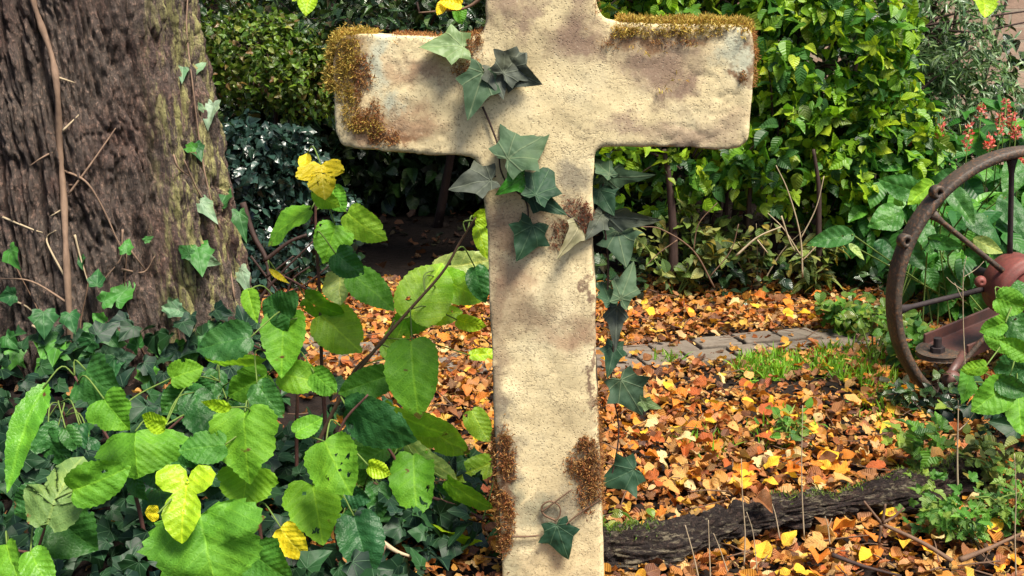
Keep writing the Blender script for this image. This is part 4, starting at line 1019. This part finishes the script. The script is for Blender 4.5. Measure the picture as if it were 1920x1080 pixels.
OV_T = [leaf_tmpl('ovate', 6, 1, f, c, .05, seed=80 + s) for s, (f, c) in enumerate([(.3, .3), (.5, .5), (.1, .4)])]
LN_T = [leaf_tmpl('lance', 6, 1, f, c, .05, seed=90 + s) for s, (f, c) in enumerate([(.3, .4), (.4, .8), (.1, .3)])]
RD_T = [leaf_tmpl('round', 7, 1, f, c, .06, seed=100 + s) for s, (f, c) in enumerate([(.3, .3), (.4, .5), (.1, .4)])]
MP_T = [leaf_tmpl('maple', 6, 1, f, c, .06, seed=110 + s) for s, (f, c) in enumerate([(.3, .3), (.4, .5), (.1, .4)])]
ND_T = [leaf_tmpl('needle', 4, 1, .2, c, .0, seed=120 + s, width=.9) for s, c in enumerate((.3, .6, .1))]
ground_ivy('undergrowth', 'dim small leaved undergrowth along the foot of the shrubs', [(.25, 1.35, 3.62, 4.1, 900, .12), (-1.1, -.5, 3.6, 4.1, 500, .12), (-.1, .3, 3.7, 4.1, 120, .05)], (.022, .045), 'shrub_dark', OV_T)
def grass():
    P, A, S = [], [], []
    for px, py, rx, ry, n in ((1440, 700, 60, 22, 750), (1590, 690, 70, 30, 700), (1500, 690, 90, 20, 200), (1600, 620, 40, 20, 260), (1470, 830, 60, 40, 90), (1330, 850, 50, 30, 60), (1650, 780, 60, 30, 120), (1720, 650, 60, 30, 160), (1250, 680, 30, 10, 50), (1640, 720, 40, 20, 150)):
        for _ in range(n):
            a, r = random.random() * 6.28, math.sqrt(random.random())
            d = ray(px + rx * r * math.cos(a), py + ry * r * math.sin(a)); t = -H / d.z
            x, y = d.x * t, d.y * t
            P.append((x, y, float(gz(x, y)) + .006)); A.append((random.gauss(0, .5), random.gauss(0, .5), 1)); S.append(random.uniform(.022, .050))
    P, A = np.array(P), np.array(A); k = len(P)
    tm = [leaf_tmpl('needle', 4, 1, .2, c, .0, seed=130 + s, width=.55) for s, c in enumerate((.3, .7, .1))]
    tag(batch('grass', tm, P, frames(rand_unit(k), A), np.array(S), G['grass_blade']), 'small patches of fresh green grass poking through the fallen leaves', 'grass', kind='stuff')
grass()

# ================================================================== SHRUBS
def shrub(name, label, cat, blobs, tm, size, mat, stems=(), smat='twig_dark', droop=.3, base=None, up=.55, foot_r=.012, shell=.45, extra=None, twigs=40, gap=.42):
    o = thing(name, label, cat, base or (blobs[0][0], blobs[0][1], 0))
    P, N = [], []
    for cx, cy, cz, rx, ry, rz, n in blobs:
        u = rand_unit(n); r = shell + (1 - shell) * rng.uniform(0, 1, n) ** .6
        # uneven outline: lumps of leaves with gaps between
        lump = fbm(u * 2.6 + cx * 7, 3, 17)
        r = r * (.74 + .55 * lump)
        p = u * r[:, None] * np.array([rx, ry, rz]) + np.array([cx, cy, cz])
        g = vnoise(p * 10, 33) * .6 + vnoise(p * 23, 34) * .4; keep = g > gap
        P.append(p[keep]); N.append(u[keep])
    P, N = np.concatenate(P), np.concatenate(N)
    ok = P[:, 2] > .03; P, N = P[ok], N[ok]; k = len(P)
    nn = N * .4 + rand_unit(k) * .95 + np.array([.05, -.2, up])
    A = rand_unit(k) + N * .5 + np.array([0, -.1, -droop])
    batch('foliage', tm, P, frames(nn, A), rng.uniform(*size, k), G[mat], o)
    mb = MB()
    for s in stems:
        p = spline([Vector(q) for q in s], 6); mb.tube(p, taper(len(p), foot_r, foot_r * .35), 7)
    ctr = [Vector(b[:3]) for b in blobs]
    for _ in range(twigs):
        q = Vector(P[random.randrange(k)]); c = min(ctr, key=lambda v: (v - q).length)
        a = q.lerp(c, .75); mb.tube(spline([a, a.lerp(q, .5) + Vector((0, 0, .02)), q], 3), taper(7, .0045, .0015), 5)
    if mb.v: mb.build('stem', G[smat], o)
    if extra: extra(o)
    return o
def stem_set(x0, x1, y0, y1, h0, h1, n):
    out = []
    for _ in range(n):
        x, y = random.uniform(x0, x1), random.uniform(y0, y1); dx = random.uniform(-.15, .15)
        out.append([(x, y, -.02), (x + dx * .3, y, h0 * .5), (x + dx, y + .05, random.uniform(h0, h1))])
    return out
# tall dark hedge filling the back
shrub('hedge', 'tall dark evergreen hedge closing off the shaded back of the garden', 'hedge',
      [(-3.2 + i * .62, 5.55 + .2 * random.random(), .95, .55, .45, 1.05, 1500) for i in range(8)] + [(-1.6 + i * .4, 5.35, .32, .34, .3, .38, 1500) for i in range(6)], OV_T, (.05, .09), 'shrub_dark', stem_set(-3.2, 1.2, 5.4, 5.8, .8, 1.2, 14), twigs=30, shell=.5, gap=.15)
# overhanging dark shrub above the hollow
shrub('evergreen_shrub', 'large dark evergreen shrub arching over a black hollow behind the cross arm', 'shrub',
      [(-.28, 4.02, .80, .42, .26, .27, 3600), (-.95, 4.35, .95, .42, .5, .42, 5200), (-.45, 4.4, .98, .45, .55, .50, 5200), (.05, 4.45, .95, .42, .55, .48, 4200), (-.3, 4.9, 1.1, .8, .5, .6, 2600), (-1.5, 4.5, .9, .5, .5, .7, 2200), (-.3, 4.35, 1.6, 1.1, .7, .45, 2600), (.5, 4.7, 1.2, .5, .5, .5, 1800)],  # first mass added low in front to keep sky light out of the hollow
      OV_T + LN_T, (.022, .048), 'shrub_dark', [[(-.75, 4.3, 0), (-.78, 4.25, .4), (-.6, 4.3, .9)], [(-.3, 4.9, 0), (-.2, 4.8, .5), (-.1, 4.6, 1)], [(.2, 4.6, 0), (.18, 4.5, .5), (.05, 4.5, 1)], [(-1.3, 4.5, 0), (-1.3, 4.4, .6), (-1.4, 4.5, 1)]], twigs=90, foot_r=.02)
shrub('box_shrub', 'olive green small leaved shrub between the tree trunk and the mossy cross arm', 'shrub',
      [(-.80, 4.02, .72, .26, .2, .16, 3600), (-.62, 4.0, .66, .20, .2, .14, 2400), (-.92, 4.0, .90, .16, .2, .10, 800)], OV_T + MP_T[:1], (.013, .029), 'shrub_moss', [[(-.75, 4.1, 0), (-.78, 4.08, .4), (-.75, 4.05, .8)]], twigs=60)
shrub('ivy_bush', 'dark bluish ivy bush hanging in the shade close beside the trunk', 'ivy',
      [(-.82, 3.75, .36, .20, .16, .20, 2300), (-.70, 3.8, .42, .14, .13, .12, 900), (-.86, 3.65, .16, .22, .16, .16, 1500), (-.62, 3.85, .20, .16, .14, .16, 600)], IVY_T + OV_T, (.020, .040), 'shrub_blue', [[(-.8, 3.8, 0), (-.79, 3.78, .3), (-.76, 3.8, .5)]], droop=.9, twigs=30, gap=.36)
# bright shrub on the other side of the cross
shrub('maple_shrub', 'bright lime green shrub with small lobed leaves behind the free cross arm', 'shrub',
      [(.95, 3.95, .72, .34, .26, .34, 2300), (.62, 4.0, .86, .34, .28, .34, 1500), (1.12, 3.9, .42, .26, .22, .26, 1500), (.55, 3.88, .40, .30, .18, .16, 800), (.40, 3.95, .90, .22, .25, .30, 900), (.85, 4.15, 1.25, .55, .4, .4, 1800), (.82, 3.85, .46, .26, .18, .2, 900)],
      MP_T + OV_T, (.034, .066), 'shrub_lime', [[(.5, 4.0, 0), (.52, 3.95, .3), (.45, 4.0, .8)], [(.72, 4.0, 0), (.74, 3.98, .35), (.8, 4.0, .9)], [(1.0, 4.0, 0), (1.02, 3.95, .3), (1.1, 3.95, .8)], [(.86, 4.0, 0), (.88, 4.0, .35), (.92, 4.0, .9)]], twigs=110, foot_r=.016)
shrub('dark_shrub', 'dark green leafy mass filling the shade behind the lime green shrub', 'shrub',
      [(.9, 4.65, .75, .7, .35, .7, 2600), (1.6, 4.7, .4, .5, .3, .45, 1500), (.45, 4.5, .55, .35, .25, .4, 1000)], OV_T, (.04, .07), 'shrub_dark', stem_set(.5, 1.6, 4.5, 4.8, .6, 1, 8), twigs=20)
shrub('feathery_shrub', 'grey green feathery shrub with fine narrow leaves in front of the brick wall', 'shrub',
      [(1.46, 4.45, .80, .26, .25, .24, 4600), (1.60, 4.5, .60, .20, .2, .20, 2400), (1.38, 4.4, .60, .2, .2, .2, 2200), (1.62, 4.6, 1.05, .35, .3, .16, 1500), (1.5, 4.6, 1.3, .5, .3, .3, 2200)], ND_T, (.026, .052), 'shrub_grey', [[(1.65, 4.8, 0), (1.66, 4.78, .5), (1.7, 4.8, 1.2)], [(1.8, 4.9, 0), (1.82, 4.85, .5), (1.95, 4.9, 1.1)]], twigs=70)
# flowering border: each plant with its own flower spikes
def border_plant(label, x, y, h, r, spikes, n=420, big=()):
    o = thing('flowering_plant', label, 'plant', (x, y, 0), 'flowering plants behind the iron wheel')
    k = n; u = rand_unit(k); rr = rng.uniform(.3, 1, k) ** .6
    P = u * rr[:, None] * np.array([r, r * .7, h * .5]) + np.array([x, y, h * .52])
    nn = u * .4 + rand_unit(k) * .5 + np.array([0, -.4, .7])
    batch('foliage', OV_T + LN_T[:1], P, frames(nn, u * .7 + rand_unit(k) * .5 + np.array([0, -.2, -.3])), rng.uniform(.05, .10, k), G['shrub_lush'], o)
    mb = MB()
    for _ in range(9):
        a = random.uniform(0, 6.28); mb.tube(spline([(x, y, 0), (x + r * .3 * math.cos(a), y + r * .2 * math.sin(a), h * .5), (x + r * .7 * math.cos(a), y + r * .5 * math.sin(a), h * .9)], 4), taper(9, .005, .002), 5)
    mb.build('stem', G['stem_green'], o)
    for px, py, ln, yy in spikes:
        c = at(px, py, yy); q = ppm(px, py, yy); L = ln / q
        m = 46; t = rng.uniform(0, 1, m); ang = rng.uniform(0, 6.28, m); rad = (.008 * (1 - .6 * t) + .002) * rng.uniform(.5, 1.3, m)
        P = np.stack([c.x + rad * np.cos(ang), c.y + rad * np.sin(ang), c.z - L / 2 + L * t], 1)
        N = np.stack([np.cos(ang), np.sin(ang), t * 0 + .5], 1)
        batch('flower_spike', OV_T, P, frames(rand_unit(m), N), rng.uniform(.008, .014, m), G['petal'], o)
        mb = MB(); mb.tube([c + Vector((0, 0, -L / 2 - .16)), c + Vector((0, 0, L / 2))], .0018, 5); mb.build('flower_stalk', G['stem_green'], o)
border_plant('flowering plant with two separate red spikes near the lime shrub', 1.22, 3.85, .50, .24, [(1762, 238, 40, 3.8), (1815, 258, 52, 3.75), (1700, 262, 22, 3.8)])
border_plant('flowering plant with the densest cluster of red spikes', 1.52, 3.95, .56, .26, [(1885, 212, 50, 3.85), (1874, 234, 40, 3.82), (1897, 232, 44, 3.86), (1855, 268, 34, 3.75), (1840, 207, 30, 3.9), (1905, 250, 26, 3.85)])
border_plant('low leafy border plant without flowers behind the wheel spokes', 1.38, 3.50, .36, .24, [], 300)
border_plant('flowering plant whose single red spike barely shows at the frame edge', 1.85, 3.8, .52, .3, [(1912, 300, 26, 3.7)], 380)
def big_leaf_plant():
    o = thing('broad_leaf_plant', 'dock like plant with large broad leaves seen through the wheel', 'plant', (1.25, 3.3, 0))
    root = Vector((1.2, 3.4, 0)); mb = MB()
    for px, py, L, W, th, mt in [(1562, 446, 92, 40, 190, 'leaf_deep'), (1665, 408, 70, 56, 200, 'leaf_deep'), (1736, 440, 66, 50, -75, 'leaf_deep'), (1712, 476, 60, 40, -60, 'leaf_deep'), (1655, 475, 60, 46, -100, 'leaf_dark'), (1605, 470, 40, 16, -50, 'leaf_pale'), (1770, 455, 70, 30, -20, 'leaf_deep'), (1840, 420, 90, 44, -40, 'leaf_deep'),
                            (1800, 380, 80, 40, -60, 'leaf_deep'), (1770, 340, 80, 44, 200, 'leaf_dark'), (1850, 460, 60, 30, -30, 'leaf_pale'), (1900, 400, 90, 50, -70, 'leaf_dark'), (1690, 350, 80, 50, 160, 'leaf_deep'), (1900, 330, 80, 50, -120, 'leaf_deep'), (1795, 520, 70, 40, -110, 'leaf_dark'), (1730, 360, 70, 44, -140, 'leaf_bright'), (1745, 520, 40, 34, -70, 'leaf_deep')]:
        lo, b, A = leaf_obj(o, px, py, L, W, th, 3.15 + random.uniform(-.12, .25), mt, kind='ovate', serr=0)
        mb.tube(spline([root + Vector((random.uniform(-.15, .35), random.uniform(-.1, .1), 0)), (root + b) / 2 + Vector((0, .05, .05)), b], 5), .0022, 5)
    mb.build('leaf_stalk', G['stem_green'], o)
big_leaf_plant()
# weeds at the shrub foot
def weed(name, label, px, py, Y, h, r, n, tm, size, mat, group, smat='stem_green', ns=7):
    c = at(px, py, Y); g = float(gz(c.x, c.y)); o = thing(name, label, 'weed', (c.x, c.y, g), group)
    P, A = [], []; mb = MB()
    for _ in range(ns):
        a = random.uniform(0, 6.28); e = Vector((c.x + r * math.cos(a) * random.uniform(.4, 1), c.y + r * .6 * math.sin(a), g + h * random.uniform(.6, 1)))
        p = spline([Vector((c.x, c.y, g)), Vector((c.x, c.y, g)).lerp(e, .5) + Vector((0, 0, .03)), e], 6); mb.tube(p, taper(len(p), .0028, .001), 5)
        for _k in range(n // ns):
            t = random.uniform(.25, 1); q = p[int(t * (len(p) - 1))]
            P.append(np.array(q) + rng.normal(0, .018, 3)); A.append(rng.normal(0, 1, 3) + [0, 0, .1])
    mb.build('stem', G[smat], o)
    P, A = np.array(P), np.array(A); k = len(P)
    batch('foliage', tm, P, frames(rand_unit(k) * .6 + [0, -.35, .8], A), rng.uniform(*size, k), G[mat], o)
gw = 'weeds along the foot of the shrubs'
weed('weed', 'yellowing sprawling weed beside the ivy on the cross shaft', 1265, 560, 3.72, .24, .20, 190, OV_T, (.025, .05), 'weed', gw)
weed('weed', 'tallest yellow green weed under the free cross arm', 1325, 540, 3.85, .30, .22, 220, LN_T + OV_T, (.03, .06), 'weed', gw)
weed('weed', 'twiggy pale weed in the middle of the shrub foot', 1420, 555, 3.80, .26, .22, 160, OV_T, (.025, .045), 'weed', gw, 'twig_pale')
weed('weed', 'narrow leaved pale weed near the broad leaf plant', 1510, 560, 3.74, .24, .18, 130, LN_T, (.04, .075), 'weed', gw)
weed('weed', 'small bright green weed beside the wheel rim', 1600, 625, 3.3, .10, .11, 150, RD_T, (.018, .034), 'herb', gw)
weed('weed', 'dark weed tuft clinging to the outside of the wheel rim', 1640, 650, 3.05, .16, .10, 110, OV_T, (.018, .032), 'shrub_moss', gw)
weed('weed', 'green tuft growing inside the wheel rim beside the rail', 1705, 640, 2.95, .17, .08, 80, RD_T, (.02, .034), 'herb', gw)
gh = 'small herbs round the log'
weed('herb', 'cut leaved green herb in front of the broken end of the log', 1810, 1000, 1.97, .09, .12, 130, MP_T, (.014, .028), 'herb', gh)
weed('herb', 'light green herb lowest of the herbs by the log', 1890, 985, 2.0, .09, .10, 80, MP_T, (.012, .024), 'herb', gh)
weed('herb', 'bright green sprig growing above the broken end of the log', 1735, 885, 2.25, .09, .08, 60, MP_T, (.024, .042), 'herb', gh)
weed('herb', 'pale stemmed herb beside the dark ivy below the wheel', 1880, 930, 2.1, .11, .10, 80, OV_T, (.018, .034), 'weed', gh)
weed('herb', 'dark tufted herb at the foot of the wheel', 1740, 790, 2.62, .09, .12, 120, OV_T, (.018, .034), 'shrub_dark', gh, 'twig_dark')
weed('herb', 'short green herb in the leaves between log and path', 1480, 830, 2.45, .05, .07, 50, OV_T, (.016, .03), 'herb', gh)
weed('herb', 'dull green sprig against the cross shaft base', 1160, 1005, 1.95, .05, .05, 30, OV_T, (.016, .03), 'shrub_moss', gh)

# ================================================================== TWIGS AND STALKS
def stick(name, label, cat, paths, r, mat, group=None):
    P3 = [[at(*q) for q in p] for p in paths]
    o = None
    mb = MB()
    for i, p in enumerate(P3):
        q = spline(p, 6); r_ = r * (.72 if name == 'dry_stalk' else 1); mb.tube(q, taper(len(q), r_ * (1 if i == 0 else .7), r_ * .45), 6)
    o = mb.build(name, G[mat]); tag(o, label, cat, group); return o
gs = 'dry stalks standing round the log'
stick('dry_stalk', 'thin pale stalk bent sideways nearest the cross', 'stalk', [[(1310, 1085, 1.80), (1300, 1040, 1.80), (1285, 985, 1.80)]], .0022, 'twig_pale', gs)
stick('dry_stalk', 'straight grey stalk just beyond the bent pale stalk', 'stalk', [[(1332, 1090, 1.80), (1330, 1030, 1.80), (1328, 975, 1.80)]], .0018, 'twig_pale', gs)
stick('dry_stalk', 'slanting stalk crossing the middle of the log', 'stalk', [[(1365, 1075, 1.81), (1350, 1030, 1.81), (1338, 1000, 1.81)]], .0017, 'twig_pale', gs)
stick('dry_stalk', 'upright stalk forked low in front of the log', 'stalk', [[(1395, 1060, 1.83), (1397, 1000, 1.83), (1392, 930, 1.83), (1390, 860, 1.83)], [(1420, 1075, 1.83), (1412, 1000, 1.83), (1400, 960, 1.83)]], .0018, 'twig_pale', gs)
stick('dry_stalk', 'short slanting stalk beside the tall pair of stalks', 'stalk', [[(1462, 1010, 1.87), (1455, 970, 1.87), (1448, 945, 1.87)]], .0018, 'twig_pale', gs)
stick('dry_stalk', 'tall thin stalk rising straight past the middle of the log', 'stalk', [[(1508, 1010, 1.87), (1504, 930, 1.87), (1503, 860, 1.87), (1505, 760, 1.87)]], .0017, 'twig_pale', gs)
stick('dry_stalk', 'short forked pale stalk behind the fallen twig', 'stalk', [[(1556, 1020, 1.9), (1552, 985, 1.9), (1547, 968, 1.9)], [(1553, 988, 1.9), (1560, 972, 1.9)]], .0018, 'twig_pale', gs)
stick('dry_stalk', 'tallest dry stalk standing in front of the wheel rail', 'stalk', [[(1797, 960, 2.05), (1795, 870, 2.05), (1796, 800, 2.05), (1797, 750, 2.05)], [(1797, 808, 2.05), (1815, 790, 2.05), (1833, 765, 2.05)]], .0026, 'twig_pale', gs)
stick('dry_stalk', 'wispy pale grass stalk in front of the wheel hub', 'stalk', [[(1810, 700, 2.4), (1806, 600, 2.4), (1806, 520, 2.4), (1812, 480, 2.4)], [(1806, 545, 2.4), (1785, 530, 2.4), (1775, 520, 2.4)], [(1806, 520, 2.4), (1830, 505, 2.4), (1845, 490, 2.4)], [(1804, 560, 2.4), (1790, 530, 2.4)]], .0016, 'twig_pale', gs)
stick('dry_stalk', 'slim stalk standing in the herbs at the picture corner', 'stalk', [[(1905, 1085, 1.8), (1903, 1000, 1.8), (1905, 930, 1.8), (1902, 850, 1.8)]], .0017, 'twig_pale', gs)
gt = 'fallen twigs on the ground'
stick('twig', 'forked pale and dark twig lying in front of the log', 'twig', [[(1785, 1052, 1.86), (1730, 1018, 1.88), (1660, 985, 1.9), (1648, 975, 1.9), (1620, 940, 1.9)], [(1655, 980, 1.9), (1675, 970, 1.9), (1695, 952, 1.9)], [(1655, 978, 1.9), (1660, 945, 1.9)], [(1652, 985, 1.9), (1648, 1020, 1.9)]], .0042, 'twig_brown', gt)
stick('twig', 'thick broken brown stick poking up beside the lowest dark leaf', 'twig', [[(680, 1100, 1.68), (702, 1060, 1.70), (722, 1022, 1.72)]], .0085, 'twig_brown', gt)
stick('twig', 'pale split stick lying behind the broken brown stick', 'twig', [[(718, 1018, 1.76), (745, 1035, 1.76), (772, 1044, 1.76)]], .0045, 'twig_pale', gt)
stick('twig', 'dark twig along the bottom of the picture in front of the log', 'twig', [[(1560, 1040, 1.80), (1620, 1062, 1.79), (1690, 1080, 1.78)]], .004, 'twig_dark', gt)
stick('twig', 'greyish stick lying in the litter close to the twigless end of the log', 'twig', [[(1800, 1050, 1.84), (1850, 1030, 1.86), (1915, 1000, 1.9)]], .005, 'twig_brown', gt)
stick('twig', 'thin long twig reaching from the thicket toward the shaft base', 'twig', [[(700, 905, 1.9), (790, 945, 1.92), (870, 990, 1.94), (925, 1010, 1.96)]], .0022, 'twig_brown', gt)
gd = 'bare dead branches among the shrubs'
stick('dead_branch', 'bare dark branch leaning down beside the dark ivy bush', 'branch', [[(455, 380, 3.3), (475, 440, 3.28), (500, 490, 3.25), (505, 560, 3.22)], [(495, 490, 3.25), (540, 455, 3.25), (575, 440, 3.25)]], .009, 'twig_dark', gd)
stick('dead_branch', 'tangled bare twigs under the slender sapling', 'branch', [[(455, 600, 3.0), (520, 520, 3.0), (590, 450, 3.0)], [(480, 560, 3.05), (560, 540, 3.05), (640, 480, 3.05)], [(470, 480, 3.1), (530, 560, 3.1), (570, 620, 3.1)], [(500, 520, 3.0), (550, 480, 3.0)], [(530, 600, 3.0), (545, 530, 3.0), (580, 500, 3.0)], [(480, 600, 3.02), (500, 540, 3.02), (560, 500, 3.02)]], .0045, 'twig_dark', gd)
stick('dead_branch', 'pale bare branch slanting at the foot of the lime shrub', 'branch', [[(1380, 480, 3.6), (1420, 445, 3.6), (1465, 425, 3.6)], [(1465, 405, 3.6), (1480, 450, 3.6), (1490, 470, 3.6)], [(1420, 450, 3.6), (1440, 475, 3.6)]], .004, 'twig_pale', gd)
stick('dead_branch', 'fan of thin pale twigs beside the broad leaf plant', 'branch', [[(1505, 520, 3.62), (1500, 440, 3.62), (1478, 360, 3.62), (1455, 310, 3.62)], [(1500, 450, 3.62), (1530, 390, 3.62), (1545, 330, 3.62)], [(1502, 480, 3.62), (1470, 430, 3.62), (1440, 400, 3.62)], [(1503, 490, 3.62), (1545, 450, 3.62), (1590, 430, 3.62)]], .003, 'twig_pale', gd)
stick('dead_branch', 'tangle of thin brown twigs between the ivy trail and the lime shrub stems', 'branch', [[(1340, 540, 3.6), (1300, 470, 3.6), (1240, 430, 3.6), (1200, 425, 3.6)], [(1300, 470, 3.6), (1310, 420, 3.6), (1345, 380, 3.6)], [(1330, 520, 3.6), (1370, 470, 3.6), (1385, 420, 3.6)], [(1270, 450, 3.6), (1235, 475, 3.6), (1210, 500, 3.6)]], .003, 'twig_brown', gd)
stick('dead_branch', 'thick upright brown stem under the lime shrub nearest the cross', 'branch', [[(1262, 520, 3.75), (1262, 440, 3.75), (1255, 340, 3.75), (1245, 280, 3.75)]], .017, 'twig_dark', gd)
stick('dead_branch', 'upright brown stem under the middle of the lime shrub', 'branch', [[(1405, 530, 3.78), (1405, 480, 3.78), (1404, 400, 3.78), (1408, 340, 3.78)]], .013, 'twig_dark', gd)
stick('dead_branch', 'upright brown stem under the lime shrub nearest the wheel', 'branch', [[(1537, 510, 3.7), (1535, 430, 3.7), (1535, 350, 3.7), (1525, 280, 3.7)]], .011, 'twig_dark', gd)
stick('dead_branch', 'long dark bare branch crossing in front of the feathery shrub', 'branch', [[(1610, 75, 4.3), (1680, 55, 4.3), (1730, 48, 4.3), (1800, 38, 4.3), (1930, 20, 4.3)], [(1730, 50, 4.3), (1770, 30, 4.3), (1860, 15, 4.3)], [(1690, 200, 4.3), (1760, 140, 4.3), (1830, 85, 4.3)], [(1640, 75, 4.3), (1720, 90, 4.3)], [(1730, 50, 4.3), (1825, 60, 4.3), (1920, 42, 4.3)]], .007, 'twig_dark', gd)
# overhanging sprigs that dip into the top of the frame
def overhang(label, stem, leaves, Y):
    P3 = [at(x, y, Y) for x, y in stem]; o = thing('overhanging_sprig', label, 'sprig', P3[0])
    q = spline(P3, 6); mb = MB(); mb.tube(q, taper(len(q), .004, .0016), 6); mb.build('stem', G['twig_brown'], o)
    for l in leaves:
        leaf_obj(o, *l[:5], Y + random.uniform(-.02, .02), l[5], **(l[6] if len(l) > 6 else {}))
overhang('overhanging sprig with a yellow green leaf dipping in beside the brick wall', [(1990, -120), (1900, -60), (1850, -22)], [(1846, 0, 62, 52, -100, 'leaf_lime', dict(ro=0))], 2.2)
overhang('overhanging sprig with a lime leaf above the dark shrub', [(480, -110), (540, -50), (572, -20)], [(577, 3, 44, 38, -95, 'leaf_lime', dict(ro=0)), (556, -8, 24, 16, -120, 'leaf_lime')], 2.2)
overhang('overhanging bare twig with small yellow leaves just above the cross arm', [(930, -30), (880, 12), (830, 20), (785, 24)], [(848, 5, 44, 30, 170, 'leaf_yellow'), (828, 12, 30, 20, -120, 'leaf_yellow'), (862, 26, 34, 26, -80, 'leaf_mid')], 2.4)
